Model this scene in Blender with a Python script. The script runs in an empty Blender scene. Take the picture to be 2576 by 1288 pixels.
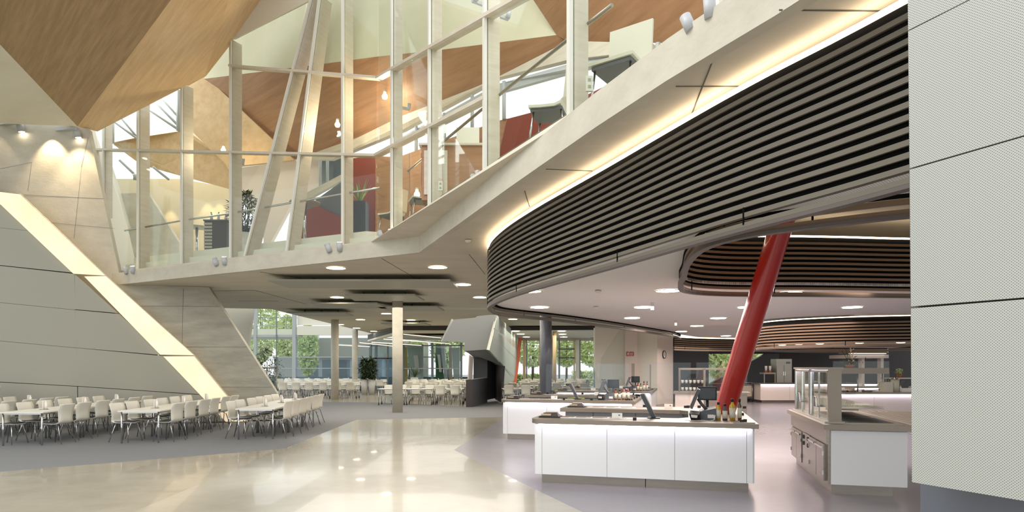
import bpy, bmesh, math, random
from mathutils import Vector, Matrix
from math import sin, cos, pi, radians, atan2, hypot
random.seed(7)
SC = bpy.context.scene
COL = SC.collection
# ------------------------------------------------------------------ camera, world, sun, exposure
FPX, HOR, EYE = 1600.0, 924.0, 1.7
cam = bpy.data.cameras.new('camera'); camo = bpy.data.objects.new('camera', cam); COL.objects.link(camo)
camo.location = (0, 0, EYE); camo.rotation_euler = (pi/2, 0, 0)
cam.sensor_width = 36; cam.lens = FPX/2576*36; cam.shift_y = (HOR-644)/2576
cam.clip_start = .05; cam.clip_end = 400
SC.camera = camo
SC.view_settings.view_transform = 'Standard'; SC.view_settings.look = 'None'
SC.view_settings.gamma = 1; SC.view_settings.exposure = 0.34
SC.view_settings.use_curve_mapping = False
try:
    SC.cycles.use_denoising = True; SC.cycles.sample_clamp_indirect = 4.0
    SC.cycles.use_adaptive_sampling = True; SC.cycles.adaptive_threshold = .02; SC.cycles.max_bounces = 6; SC.cycles.transparent_max_bounces = 12; SC.cycles.diffuse_bounces = 4
except Exception: pass
W = bpy.data.worlds.new('sky'); SC.world = W; W.use_nodes = True
W.node_tree.nodes['Background'].inputs[0].default_value = (.93, .965, 1, 1)
W.node_tree.nodes['Background'].inputs[1].default_value = 1.15
def area(name, loc, rot, size, power, color=(1, 1, 1), sy=None):
    l = bpy.data.lights.new(name, 'AREA'); l.energy = power; l.color = color; l.size = size
    if sy: l.shape = 'RECTANGLE'; l.size_y = sy
    o = bpy.data.objects.new(name, l); COL.objects.link(o); o.location = loc; o.rotation_euler = rot
    return o
def spot(name, loc, target, power, color, ang=60, blend=.6, rad=.04):
    l = bpy.data.lights.new(name, 'SPOT'); l.energy = power; l.color = color; l.spot_size = radians(ang); l.spot_blend = blend; l.shadow_soft_size = rad
    o = bpy.data.objects.new(name, l); COL.objects.link(o); o.location = loc
    o.rotation_euler = (Vector(target)-Vector(loc)).to_track_quat('-Z', 'Y').to_euler(); return o
WARM = (1, .78, .5)
# unseen fill lamps added for atrium daylight, above and behind the camera
area('atrium_fill', (-6, 5, 11.5), (0, 0, 0), 9, 900, (1, .95, .86))
area('atrium_fill', (2, -4, 9), (radians(-25), 0, 0), 9, 700, (1, .95, .88))
area('upper_room_fill', (-12.3, 22.3, 11.3), (radians(8), radians(-25), 0), 3, 140, (1, .97, .92))  # added fill lamp set in the gallery roof light
area('upper_room_fill', (1.5, 9.3, 9.6), (radians(25), radians(-25), 0), 3, 90, (1, .95, .88))  # added fill lamp under the gallery roof, out of view
# unseen spot lamps added to brighten patches of polished floor, as assumed daylight
spot('added_daylight_spot', (-2.2, 6.5, 11.8), (-3.7, 9.9, 0), 5000, (.9, .95, 1), 14, 1, .5)
spot('added_daylight_spot', (-1.2, 9.0, 9.5), (-4.2, 15.2, 0), 3800, (1, .96, .88), 12, 1, .4)
spot('added_daylight_spot', (0, 5.0, 11.8), (-1.0, 8.2, 0), 1300, (1, .97, .92), 12, 1, .4)
# broad fill lamps added under the ceilings of hall, kitchen and canopy
area('hall_fill', (-4, 24, 3.95), (0, 0, 0), 9, 480, (1, .93, .82), 9)
area('hall_fill', (-2, 38, 3.7), (0, 0, 0), 12, 560, (1, .95, .86), 12)
area('canopy_fill', (4, 12.5, 2.98), (0, 0, 0), 4, 330, (1, .88, .84), 4)
area('canopy_fill', (6.5, 19, 2.98), (0, 0, 0), 5, 260, (1, .82, .78), 5)
area('kiosk_fill', (-1.3, 29.2, 2.3), (0, 0, 0), 1.2, 30, (1, .95, .9))  # added to brighten the dark kiosk recess, no lamp hangs there
area('kitchen_fill', (10.5, 26, 2.6), (0, 0, 0), 7, 240, (1, .82, .74), 6)
# ------------------------------------------------------------------ helpers
def P(px, py, Y): return Vector(((px-1288)/FPX*Y, Y, EYE+(HOR-py)/FPX*Y))
def Fz(px, py, z): return P(px, py, (z-EYE)*FPX/(HOR-py))
def onplane(px, py, a, b):
    """where the sight line meets the upright plane through plan points a, b"""
    k = (px-1288)/FPX; dx, dy = b[0]-a[0], b[1]-a[1]
    t = (k*a[1]-a[0])/(dx-k*dy)
    return P(px, py, a[1]+t*dy)
def srgb(h):
    if isinstance(h, str):
        h = h.lstrip('#'); v = [int(h[i:i+2], 16)/255 for i in (0, 2, 4)]
    else: v = [x/255 for x in h]
    return tuple((x/12.92 if x <= .04045 else ((x+.055)/1.055)**2.4) for x in v)+(1,)
MATS = {}
def mat(name, color, rough=.5, metal=0, spec=.5, emit=None, es=0, alpha=None, var=None, scale=3, stretch=(1, 1, 1), bump=0, bscale=40, coat=0, trans=0, ang=None):
    """procedural material; var = second colour mixed in by stretched noise"""
    m = bpy.data.materials.new(name); m.use_nodes = True; nt = m.node_tree; b = nt.nodes['Principled BSDF']
    col = srgb(color); b.inputs['Base Color'].default_value = col
    b.inputs['Roughness'].default_value = rough; b.inputs['Metallic'].default_value = metal
    b.inputs['Specular IOR Level'].default_value = spec; b.inputs['Coat Weight'].default_value = coat
    b.inputs['Transmission Weight'].default_value = trans
    if emit: b.inputs['Emission Color'].default_value = srgb(emit); b.inputs['Emission Strength'].default_value = es
    if var or bump:
        tc = nt.nodes.new('ShaderNodeTexCoord'); mp = nt.nodes.new('ShaderNodeMapping'); mp.inputs['Scale'].default_value = stretch
        if ang is not None:
            m0 = nt.nodes.new('ShaderNodeMapping'); m0.inputs['Rotation'].default_value = (0, 0, -radians(ang)); nt.links.new(tc.outputs['Object'], m0.inputs[0]); nt.links.new(m0.outputs[0], mp.inputs[0])
        else: nt.links.new(tc.outputs['Object'], mp.inputs[0])
        if var:
            n = nt.nodes.new('ShaderNodeTexNoise'); n.inputs['Scale'].default_value = scale; n.inputs['Detail'].default_value = 6; n.inputs['Roughness'].default_value = .65
            r = nt.nodes.new('ShaderNodeValToRGB'); r.color_ramp.elements[0].position = .3; r.color_ramp.elements[1].position = .72
            r.color_ramp.elements[0].color = col; r.color_ramp.elements[1].color = srgb(var)
            nt.links.new(mp.outputs[0], n.inputs['Vector']); nt.links.new(n.outputs[0], r.inputs[0]); nt.links.new(r.outputs[0], b.inputs['Base Color'])
        if bump:
            n2 = nt.nodes.new('ShaderNodeTexNoise'); n2.inputs['Scale'].default_value = bscale; bp = nt.nodes.new('ShaderNodeBump'); bp.inputs['Strength'].default_value = bump; bp.inputs['Distance'].default_value = .02
            nt.links.new(mp.outputs[0], n2.inputs['Vector']); nt.links.new(n2.outputs[0], bp.inputs['Height']); nt.links.new(bp.outputs[0], b.inputs['Normal'])
    MATS[name] = m; return m
def glassmat(name, tint, refl=.12, fac=.06):
    m = bpy.data.materials.new(name); m.use_nodes = True; nt = m.node_tree; nt.nodes.clear()
    o = nt.nodes.new('ShaderNodeOutputMaterial'); t = nt.nodes.new('ShaderNodeBsdfTransparent'); t.inputs[0].default_value = tint+(1,)
    g = nt.nodes.new('ShaderNodeBsdfGlossy'); g.inputs['Roughness'].default_value = .02; g.inputs[0].default_value = (.9, .95, .95, 1)
    lw = nt.nodes.new('ShaderNodeLayerWeight'); lw.inputs[0].default_value = .5
    pw = nt.nodes.new('ShaderNodeMath'); pw.operation = 'POWER'; pw.inputs[1].default_value = 5; nt.links.new(lw.outputs['Facing'], pw.inputs[0])
    f = nt.nodes.new('ShaderNodeMath'); f.operation = 'MULTIPLY_ADD'; f.inputs[1].default_value = .32; f.inputs[2].default_value = .022; nt.links.new(pw.outputs[0], f.inputs[0])
    mx = nt.nodes.new('ShaderNodeMixShader')
    nt.links.new(f.outputs[0], mx.inputs[0]); nt.links.new(t.outputs[0], mx.inputs[1]); nt.links.new(g.outputs[0], mx.inputs[2]); nt.links.new(mx.outputs[0], o.inputs[0])
    MATS[name] = m; return m
def perforated(name, color, hole, pitch, r, axes=(0, 2), rough=.5):
    """sheet with a regular grid of small round holes (object coordinates, metres)"""
    m = mat(name, color, rough); nt = m.node_tree; b = nt.nodes['Principled BSDF']
    tc = nt.nodes.new('ShaderNodeTexCoord'); sp = nt.nodes.new('ShaderNodeSeparateXYZ'); nt.links.new(tc.outputs['Object'], sp.inputs[0])
    def mth(op, a, bb=None, c=None):
        n = nt.nodes.new('ShaderNodeMath'); n.operation = op
        for i, v in enumerate((a, bb, c)):
            if v is None: continue
            if isinstance(v, (int, float)): n.inputs[i].default_value = v
            else: nt.links.new(v, n.inputs[i])
        return n.outputs[0]
    u, v = sp.outputs[axes[0]], sp.outputs[axes[1]]
    s = mth('ADD', u, v); d = mth('SUBTRACT', u, v)
    a1 = mth('PINGPONG', mth('DIVIDE', s, pitch), .5); a2 = mth('PINGPONG', mth('DIVIDE', d, pitch), .5)
    dist = mth('SQRT', mth('ADD', mth('MULTIPLY', a1, a1), mth('MULTIPLY', a2, a2)))
    k = mth('LESS_THAN', dist, r)
    mx = nt.nodes.new('ShaderNodeMix'); mx.data_type = 'RGBA'; nt.links.new(k, mx.inputs[0])
    mx.inputs[6].default_value = srgb(color); mx.inputs[7].default_value = srgb(hole); nt.links.new(mx.outputs[2], b.inputs['Base Color'])
    return m
def setkeys(o, label=None, cat=None, group=None, kind=None):
    if label: o['label'] = label
    if cat: o['category'] = cat
    if group: o['group'] = group
    if kind: o['kind'] = kind
    return o
WM = {}
def thing(name, label, cat, loc=(0, 0, 0), rz=0, group=None):
    o = bpy.data.objects.new(name, None); COL.objects.link(o); o.location = loc; o.rotation_euler = (0, 0, rz); o.empty_display_size = .1
    setkeys(o, label, cat, group); WM[o.name] = Matrix.Translation(Vector(loc)) @ Matrix.Rotation(rz, 4, 'Z'); return o
class MB:
    def __init__(s): s.v = []; s.f = []; s.sm = []
    def add(s, vs, fs, smooth=False):
        n = len(s.v); s.v += [Vector(x) for x in vs]; s.f += [tuple(i+n for i in f) for f in fs]; s.sm += [smooth]*len(fs); return s
    def box(s, x0, y0, z0, x1, y1, z1, rz=0, c=None):
        vs = [Vector((x, y, z)) for z in (z0, z1) for x, y in ((x0, y0), (x1, y0), (x1, y1), (x0, y1))]
        if rz:
            R = Matrix.Rotation(rz, 3, 'Z'); cc = Vector(c) if c else Vector((0, 0, 0)); vs = [R @ (v-cc)+cc for v in vs]
        return s.add(vs, [(3, 2, 1, 0), (4, 5, 6, 7), (0, 1, 5, 4), (1, 2, 6, 5), (2, 3, 7, 6), (3, 0, 4, 7)])
    def tube(s, pts, r, n=8, caps=True):
        pts = [Vector(p) for p in pts]; rs = r if isinstance(r, (list, tuple)) else [r]*len(pts); rings = []
        for i, p in enumerate(pts):
            d = (pts[min(i+1, len(pts)-1)]-pts[max(i-1, 0)]).normalized()
            a = d.cross(Vector((0, 0, 1)) if abs(d.z) < .9 else Vector((1, 0, 0))).normalized(); b = d.cross(a)
            rings.append([p+(a*cos(2*pi*k/n)+b*sin(2*pi*k/n))*rs[i] for k in range(n)])
        base = len(s.v); s.v += [v for rg in rings for v in rg]
        for i in range(len(pts)-1):
            for k in range(n):
                s.f.append((base+i*n+k, base+i*n+(k+1) % n, base+(i+1)*n+(k+1) % n, base+(i+1)*n+k)); s.sm.append(True)
        if caps:
            s.f.append(tuple(base+k for k in range(n))[::-1]); s.sm.append(False)
            s.f.append(tuple(base+(len(pts)-1)*n+k for k in range(n))); s.sm.append(False)
        return s
    def prism(s, poly, z0, z1):
        n = len(poly); vs = [(p[0], p[1], z0) for p in poly]+[(p[0], p[1], z1) for p in poly]
        return s.add(vs, [tuple(range(n))[::-1], tuple(range(n, 2*n))]+[(i, (i+1) % n, (i+1) % n+n, i+n) for i in range(n)])
    def slab(s, pts, th, away=True):
        """flat polygon given in space, thickened away from the camera side"""
        pts = [Vector(p) for p in pts]; nrm = Vector((0, 0, 0))
        for i in range(len(pts)):
            a, b = pts[i], pts[(i+1) % len(pts)]; nrm += a.cross(b)
        nrm.normalize(); c = sum(pts, Vector())/len(pts)
        if nrm.dot(c-Vector((0, 0, EYE))) < 0: nrm = -nrm
        if not away: nrm = -nrm
        n = len(pts); return s.add(pts+[p+nrm*th for p in pts], [tuple(range(n)), tuple(range(2*n-1, n-1, -1))]+[(i, i+n, (i+1) % n+n, (i+1) % n) for i in range(n)])
    def sweep(s, path, w, h, z, off=0, closed=False):
        """rectangular bar w wide, h high along a plan path, bottom at z, shifted sideways by off"""
        L, R = offset(path, off-w/2, closed), offset(path, off+w/2, closed); n = len(path)
        vs = [];
        for a, b in zip(L, R): vs += [(a[0], a[1], z), (b[0], b[1], z), (b[0], b[1], z+h), (a[0], a[1], z+h)]
        fs = []
        for i in range(n if closed else n-1):
            j = (i+1) % n
            for k in range(4): fs.append((4*i+k, 4*i+(k+1) % 4, 4*j+(k+1) % 4, 4*j+k))
        if not closed: fs += [(3, 2, 1, 0), (4*n-4, 4*n-3, 4*n-2, 4*n-1)]
        return s.add(vs, fs)
    def lathe(s, prof, c=(0, 0, 0), n=16, cap=True):
        vs = []; m = len(prof)
        for k in range(n):
            a = 2*pi*k/n; vs += [(c[0]+r*cos(a), c[1]+r*sin(a), c[2]+z) for r, z in prof]
        fs = [(k*m+i, ((k+1) % n)*m+i, ((k+1) % n)*m+i+1, k*m+i+1) for k in range(n) for i in range(m-1)]
        s.add(vs, fs, True)
        b = len(s.v)-len(vs)
        if not cap: s.f += [(b+k*m+m-1, b+((k+1) % n)*m+m-1, b+((k+1) % n)*m, b+k*m) for k in range(n)]; s.sm += [True]*n
        for e in ((0, m-1) if cap else ()):
            if prof[e][0] > 1e-5: s.f.append(tuple(b+k*m+e for k in range(n))); s.sm.append(False)
        return s
    def build(s, name, material, parent=None, local=False, **kw):
        M = WM.get(parent.name) if parent else None
        vs = s.v
        if M is not None and not local: Mi = M.inverted(); vs = [Mi @ v for v in vs]
        me = bpy.data.meshes.new(name); me.from_pydata([tuple(v) for v in vs], [], s.f)
        me.polygons.foreach_set('use_smooth', s.sm)
        bm = bmesh.new(); bm.from_mesh(me); bmesh.ops.recalc_face_normals(bm, faces=bm.faces); bm.to_mesh(me); bm.free()
        me.materials.append(material if not isinstance(material, str) else MATS[material]); me.update()
        o = bpy.data.objects.new(name, me); COL.objects.link(o)
        if parent:
            o.parent = parent; WM[o.name] = M
        else: WM[o.name] = Matrix.Identity(4)
        setkeys(o, **kw); return o
def offset(path, d, closed=False):
    out = []; n = len(path)
    for i in range(n):
        if closed: a, b = path[i-1], path[(i+1) % n]
        else: a, b = path[max(i-1, 0)], path[min(i+1, n-1)]
        tx, ty = b[0]-a[0], b[1]-a[1]; l = hypot(tx, ty) or 1
        out.append((path[i][0]-ty/l*d, path[i][1]+tx/l*d))
    return out
def smooth(ctrl, k=6, closed=False):
    out = []; n = len(ctrl)
    for i in range(n if closed else n-1):
        if closed: p = [ctrl[(i+j) % n] for j in (-1, 0, 1, 2)]
        else: p = [ctrl[max(i-1, 0)], ctrl[i], ctrl[i+1], ctrl[min(i+2, n-1)]]
        for q in range(k):
            t = q/k; out.append(tuple(.5*((2*p[1][a])+(-p[0][a]+p[2][a])*t+(2*p[0][a]-5*p[1][a]+4*p[2][a]-p[3][a])*t*t+(-p[0][a]+3*p[1][a]-3*p[2][a]+p[3][a])*t**3) for a in (0, 1)))
    if not closed: out.append(tuple(ctrl[-1]))
    return out
def dup(root, loc, rz, label=None, group=None):
    r = root.copy(); COL.objects.link(r); r.location = loc; r.rotation_euler = (0, 0, rz)
    if label: r['label'] = label
    if group: r['group'] = group
    for ch in root.children:
        c = ch.copy(); COL.objects.link(c); c.parent = r
        for g in ch.children:
            d = g.copy(); COL.objects.link(d); d.parent = c
    return r
def struct(mb, name, m, parent=None, label=None):
    return mb.build(name, m, parent, kind='structure' if not parent else None, label=label)
def flatholes(outer, holes, z, th, name, m, parent=None):
    """flat plate with holes, in plan"""
    bm = bmesh.new(); es = []
    for loop in [outer]+holes:
        vs = [bm.verts.new((p[0], p[1], z)) for p in loop]; es += [bm.edges.new((vs[i], vs[(i+1) % len(vs)])) for i in range(len(vs))]
    bmesh.ops.triangle_fill(bm, edges=es, use_beauty=True)
    r = bmesh.ops.extrude_face_region(bm, geom=bm.faces[:]); bmesh.ops.translate(bm, verts=[v for v in r['geom'] if isinstance(v, bmesh.types.BMVert)], vec=(0, 0, th))
    bmesh.ops.recalc_face_normals(bm, faces=bm.faces); me = bpy.data.meshes.new(name); bm.to_mesh(me); bm.free(); me.materials.append(MATS[m])
    o = bpy.data.objects.new(name, me); COL.objects.link(o)
    if parent: o.parent = parent; WM[o.name] = WM[parent.name]
    else: o['kind'] = 'structure'
    return o
# ------------------------------------------------------------------ materials
mat('terrazzo', (146, 138, 121), .22, var=(166, 158, 141), scale=1.3, bump=.02, bscale=3, coat=.2)
mat('terrazzo_pale', (154, 148, 133), .2, var=(171, 165, 150), scale=1.0, bump=.02, bscale=3, coat=.2)
mat('carpet_grey', (112, 113, 114), .9, var=(122, 123, 124), scale=60, bump=.1, bscale=300)
mat('resin_floor', (126, 122, 128), .25, var=(135, 131, 137), scale=.6)
mat('concrete', (184, 178, 162), .75, var=(204, 198, 182), scale=1.6, stretch=(1, 1, 1.6), bump=.15, bscale=12)
mat('concrete_soffit', (192, 184, 168), .75, var=(208, 200, 184), scale=1.2, stretch=(.4, 1.2, 1), bump=.12, bscale=10)
mat('concrete_pale', (214, 206, 188), .75, var=(224, 218, 202), scale=1.4)
mat('concrete_fin', (150, 147, 133), .7, var=(180, 176, 161), scale=1.6, stretch=(.6, .6, 2.6), bump=.35, bscale=14)
mat('joint_dark', (104, 100, 88), .9)
mat('seam', (84, 78, 66), .5)
mat('black', (22, 22, 24), .5)
mat('lacquer_grey', (160, 157, 142), .45)
mat('plaster_white', (226, 222, 208), .7)
mat('plaster_pale_yellow', (206, 201, 172), .7, var=(220, 214, 188), scale=.7)
mat('plaster_rose', (226, 214, 204), .7)
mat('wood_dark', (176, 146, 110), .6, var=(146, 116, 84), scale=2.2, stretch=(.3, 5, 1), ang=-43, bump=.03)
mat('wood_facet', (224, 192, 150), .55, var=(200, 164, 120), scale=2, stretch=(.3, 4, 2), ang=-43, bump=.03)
mat('wood_orange', (168, 126, 94), .55, var=(140, 98, 68), scale=1.6, stretch=(.4, .4, 6), bump=.03)
mat('wood_pale', (210, 202, 188), .5, var=(196, 184, 166), scale=3, stretch=(.6, .6, 4), bump=.04)
mat('wood_post', (206, 182, 146), .5, var=(190, 164, 126), scale=3, stretch=(3, 3, .5))
mat('white_metal', (214, 212, 202), .35)
mat('spot_grey', (178, 180, 182), .4)
mat('red_paint', (172, 36, 28), .3, coat=.4)
mat('red_wall', (124, 52, 40), .6)
mat('salmon_paint', (222, 116, 84), .5)
mat('column_grey', (92, 96, 106), .35, coat=.2)
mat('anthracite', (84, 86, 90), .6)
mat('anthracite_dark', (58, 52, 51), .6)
mat('slat', (104, 98, 86), .55)
mat('slat_under', (92, 83, 78), .5)
mat('slat_brown', (124, 100, 76), .45, metal=.1)
mat('backing', (16, 16, 16), 1, spec=.1)
mat('steel', (150, 142, 132), .3, metal=.8, var=(162, 154, 142), scale=2, stretch=(1, 1, 8))
mat('steel_top', (142, 132, 118), .35, metal=.6)
mat('chrome', (200, 200, 200), .12, metal=1)
mat('chair_shell', (226, 222, 208), .45)
mat('chair_pad', (82, 84, 86), .8)
mat('chair_leather', (200, 196, 180), .5)
mat('table_top', (232, 228, 214), .35)
mat('counter_white', (232, 232, 230), .35)
mat('panel_grey', (128, 130, 130), .5)
mat('led_warm', (255, 220, 170), .5, emit=(255, 230, 196), es=7)
mat('led_cool', (240, 235, 255), .5, emit=(232, 226, 255), es=14)
mat('lamp_disc', (255, 250, 240), .5, emit=(255, 240, 215), es=16)
mat('lamp_linear', (255, 250, 240), .5, emit=(255, 244, 225), es=1.0)
mat('lamp_bulb', (255, 245, 225), .5, emit=(255, 232, 190), es=60)
mat('light_box', (232, 204, 162), .6, emit=(255, 232, 192), es=.5, var=(250, 234, 204), scale=.9)
mat('screen_dark', (40, 46, 50), .15)
mat('grey_plastic', (84, 88, 92), .4)
mat('paper', (236, 232, 224), .7)
mat('oil_yellow', (196, 160, 20), .1, coat=.5)
mat('oil_dark', (84, 64, 14), .1, coat=.5)
mat('sauce_red', (140, 52, 22), .15, coat=.5)
mat('bottle_label', (226, 226, 214), .6, var=(190, 180, 140), scale=40)
mat('plaster_beige', (206, 190, 156), .7, var=(216, 202, 170), scale=1)
mat('leaf', (48, 66, 34), .5, var=(78, 96, 50), scale=6)
mat('leaf_bright', (206, 222, 150), .6, var=(244, 250, 206), scale=.8, emit=(120, 160, 60), es=0)
mat('bark', (96, 84, 66), .9)
mat('planter_white', (198, 196, 190), .4)
mat('frame_blue', (112, 124, 134), .4)
mat('frame_light', (176, 180, 182), .4)
mat('asphalt', (160, 162, 162), .9)
mat('grass', (120, 140, 70), .9)
mat('blossom', (236, 210, 170), .7)
mat('terracotta', (176, 100, 68), .8)
mat('green_paint', (34, 92, 44), .6)
mat('sage_paint', (176, 186, 176), .6)
mat('mustard_paint', (190, 160, 90), .6)
mat('sign_red', (180, 36, 34), .5)
glassmat('glass', (.94, .96, .93)); glassmat('glass_blue', (.88, .93, .95)); glassmat('acrylic', (.95, .96, .96))
perforated('perforated_sheet', (174, 176, 170), (108, 110, 104), .0125, .27, (1, 2), .45)
perforated('perforated_ceiling', (238, 235, 230), (170, 168, 164), .03, .26, (0, 1), .8)
# ------------------------------------------------------------------ floors
def g(px, py): p = Fz(px, py, 0); return (p.x, p.y)
A0 = (-15, 4.9); B0 = g(714, 1129); C0_ = g(896, 1056); D0 = g(1268, 1049); E0 = g(1142, 1132); F0 = g(1465, 1288)
S1 = g(330, 1290); S2 = (-4.2, -3)
struct(MB().prism([A0, B0, S1, S2, (-15, -3)], -.12, 0), 'floor', 'terrazzo', label='beige polished terrazzo floor')
struct(MB().prism([B0, C0_, D0, E0, F0, (3.9, -3), S2, S1], -.12, 0), 'floor', 'terrazzo_pale')
K = [(-1.8, 27.2), (-3.7, 28.9), (-6.3, 30.6), (-8.9, 31.3), (-18, 31)]
struct(MB().prism([A0, B0, C0_, D0, (1.2, 22.6), (1.2, 27.2)]+K+[(-18, 4.9)], -.12, 0), 'floor', 'carpet_grey')
struct(MB().prism([(-1.8, 27.2), (1.2, 27.2), (4.5, 27.2), (4.5, 51), (-1.8, 51)], -.12, 0), 'floor', 'carpet_grey')
struct(MB().prism([(-18, 31), (-8.9, 31.3), (-6.3, 30.6), (-3.7, 28.9), (-1.8, 27.2), (-1.8, 51), (-18, 51)], -.12, 0), 'floor', 'terrazzo')
struct(MB().prism([E0, D0, (1.2, 22.6), (1.2, 27.2), (4.5, 27.2), (4.5, 37), (22, 37), (22, -3), (3.9, -3), F0], -.12, 0), 'floor', 'resin_floor')
struct(MB().box(-80, 51, -.3, 80, 160, -.15), 'ground', 'asphalt')
struct(MB().box(-80, -3, -.3, -18, 51, -.15), 'ground', 'grass')
struct(MB().box(4.5, 37, -.3, 22, 51, -.15), 'ground', 'asphalt')
struct(MB().box(22, -3, -.3, 80, 51, -.15), 'ground', 'asphalt')
# ------------------------------------------------------------------ left panel wall with the backlit band
WA, WB = (-16, 21.87-.255*16), (-8.5, 21.87-.255*8.5)
def W1(px, py, d=0):
    p = onplane(px, py, (WA[0], WA[1]+d), (WB[0], WB[1]+d)); return p
def w1(px, py, d=0, floor=False):
    p = W1(px, min(py, 1120), d)
    if floor: p.z = .03
    return p
def inset(poly, d):
    c = [sum(p[i] for p in poly)/len(poly) for i in (0, 1)]; out = []; n = len(poly); A = sum(poly[i-1][0]*poly[i][1]-poly[i][0]*poly[i-1][1] for i in range(n)); sg = 1 if A > 0 else -1
    for i in range(n):
        ps = []
        for a, b in ((poly[i-1], poly[i]), (poly[i], poly[(i+1) % n])):
            dx, dy = b[0]-a[0], b[1]-a[1]; l = hypot(dx, dy); ps.append(((a[0]-dy/l*d*sg, a[1]+dx/l*d*sg), (dx, dy)))
        (p, u), (q, v) = ps; den = u[0]*v[1]-u[1]*v[0]
        if abs(den) < 1e-6: out.append(q); continue
        t = ((q[0]-p[0])*v[1]-(q[1]-p[1])*v[0])/den; out.append((p[0]+u[0]*t, p[1]+u[1]*t))
    return out
rows = [[(-200, 330), (10, 508), (82, 580), (-200, 551)], [(-200, 554), (84, 583), (196, 686), (-200, 645)],
        [(-200, 648), (186, 690), (188, 778), (-200, 740)], [(189, 692), (293, 786), (190, 777)],
        [(-200, 743), (188, 781), (191, 873.5), (-200, 838)], [(190.5, 781), (299, 791), (408, 892), (193, 873.5)],
        [(-200, 841), (191, 876.5), (194, 970), (-200, 948)], [(193.5, 876.5), (413, 897), (510, 991), (196, 970)]]
wl = MB(); backp = [w1(*p, d=.12) for p in [(-200, 330), (-2, 505), (566, 1060)]]; lo = [w1(566, 1062, .12, True), w1(-200, 1062, .12, True)]
wall_left = struct(wl.slab(backp+lo, .1), 'wall_left', 'joint_dark')
for r in rows: MB().slab([w1(*p) for p in inset(r, -1.15)], .08).build('panel', 'lacquer_grey', wall_left)
MB().slab([w1(-200, 951), w1(194, 972.5), w1(196, 1070, 0, True), w1(-200, 1070, 0, True)], .08).build('panel', 'lacquer_grey', wall_left)
MB().slab([w1(196, 972.5), w1(513, 994), w1(580, 1062, 0, True), w1(198, 1070, 0, True)], .08).build('panel', 'lacquer_grey', wall_left)
t = thing('light_box', 'long slanted backlit cream light band between grey panels and concrete wall', 'light', w1(480, 1062, 0, True))
for q in ([(-40, 478), (50, 489), (263, 692), (184, 688), (0, 513), (-40, 513)], [(212, 695.5), (265, 694.5), (487, 893.5), (403, 892)]):
    MB().slab([w1(*p, d=-.1) for p in q], .08).build('diffuser_panel', 'light_box', t)
MB().slab([w1(411, 896.5, -.1), w1(487, 896, -.1), w1(573, 1000, -.1), w1(622, 1062, -.1, True), w1(568, 1062, -.1, True)], .08).build('diffuser_panel', 'light_box', t)
MB().tube([w1(50, 487, -.05), w1(265, 692, -.05), w1(488, 893, -.05), w1(575, 999, -.05), w1(622, 1062, -.05, True)], .02, 6).build('trim', 'wood_pale', t)
# concrete wall above and the slanted fin
cw = struct(MB().slab([w1(*p, d=.63) for p in [(-200, 300), (195, 317), (222, 322), (300, 690), (420, 840), (-200, 760)]], .3), 'wall_left_upper', 'concrete')
fin = struct(MB().slab([w1(290, 714, .33), w1(525, 722, .33), w1(697, 990, .33), w1(697, 1062, .33, True), w1(500, 1062, .33, True)], .5), 'wall_fin', 'concrete_fin')
for a, b in (((330, 744), (590, 823)), ((455, 892), (635, 893)), ((520, 968), (683, 968)), ((460, 725), (462, 870)), ((330, 800), (556, 770))):
    pass
for a, b in (((352, 770), (556, 771)), ((462, 873), (620, 873)), ((540, 974), (684, 974)), ((461, 726), (458, 866))):
    MB().tube([w1(*a, d=.325), w1(*b, d=.328)], .004, 4).build('joint', 'joint_dark', fin)
for a, b in (((70, 480), (80, 408)), ((80, 408), (0, 425)), ((186, 600), (205, 420)), ((205, 420), (222, 345)), ((130, 560), (290, 575)), ((60, 490), (262, 500))):
    MB().tube([w1(*a, d=.625), w1(*b, d=.628)], .003, 4).build('joint', 'joint_dark', cw)
# ------------------------------------------------------------------ upper slab with its concrete edge
EDGE = [(-12.15, 19.5), (-1.95, 13.95), (.067, 8.9), (.98, 6.67), (1.46, 5.59), (1.98, 4.57), (3.4, 1.4), (4.6, -1.5)]
slab = struct(MB().prism(EDGE+[(22, -1.5), (22, 36), (8.5, 36), (8.5, 51), (-10.4, 51), (-10.4, 27.4), (-13.4, 26.7), (-13.4, 20.2)], 4.21, 4.55), 'ceiling', 'concrete_soffit')
# lighter edge beam
ed = MB().sweep([(-12.15, 19.5)]+EDGE[1:], .12, .36, 4.2, -.06).build('edge_beam', 'concrete', slab)
def cjoint(a, b):
    p, q = Fz(*a, 4.208), Fz(*b, 4.208); MB().tube([p, q], .007, 4).build('joint', 'joint_dark', slab)
for a, b in (((655, 684), (760, 700)), ((960, 650), (1045, 700)), ((1180, 640), (1220, 690)), ((530, 732), (640, 730)), ((640, 730), (770, 765)), ((1320, 480), (1332, 520)), ((1793, 152), (1735, 300)), ((1700, 217), (1900, 217)), ((1370, 425), (1490, 430)), ((1960, 25), (2260, 28)), ((600, 757), (700, 757))): cjoint(a, b)
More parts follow.
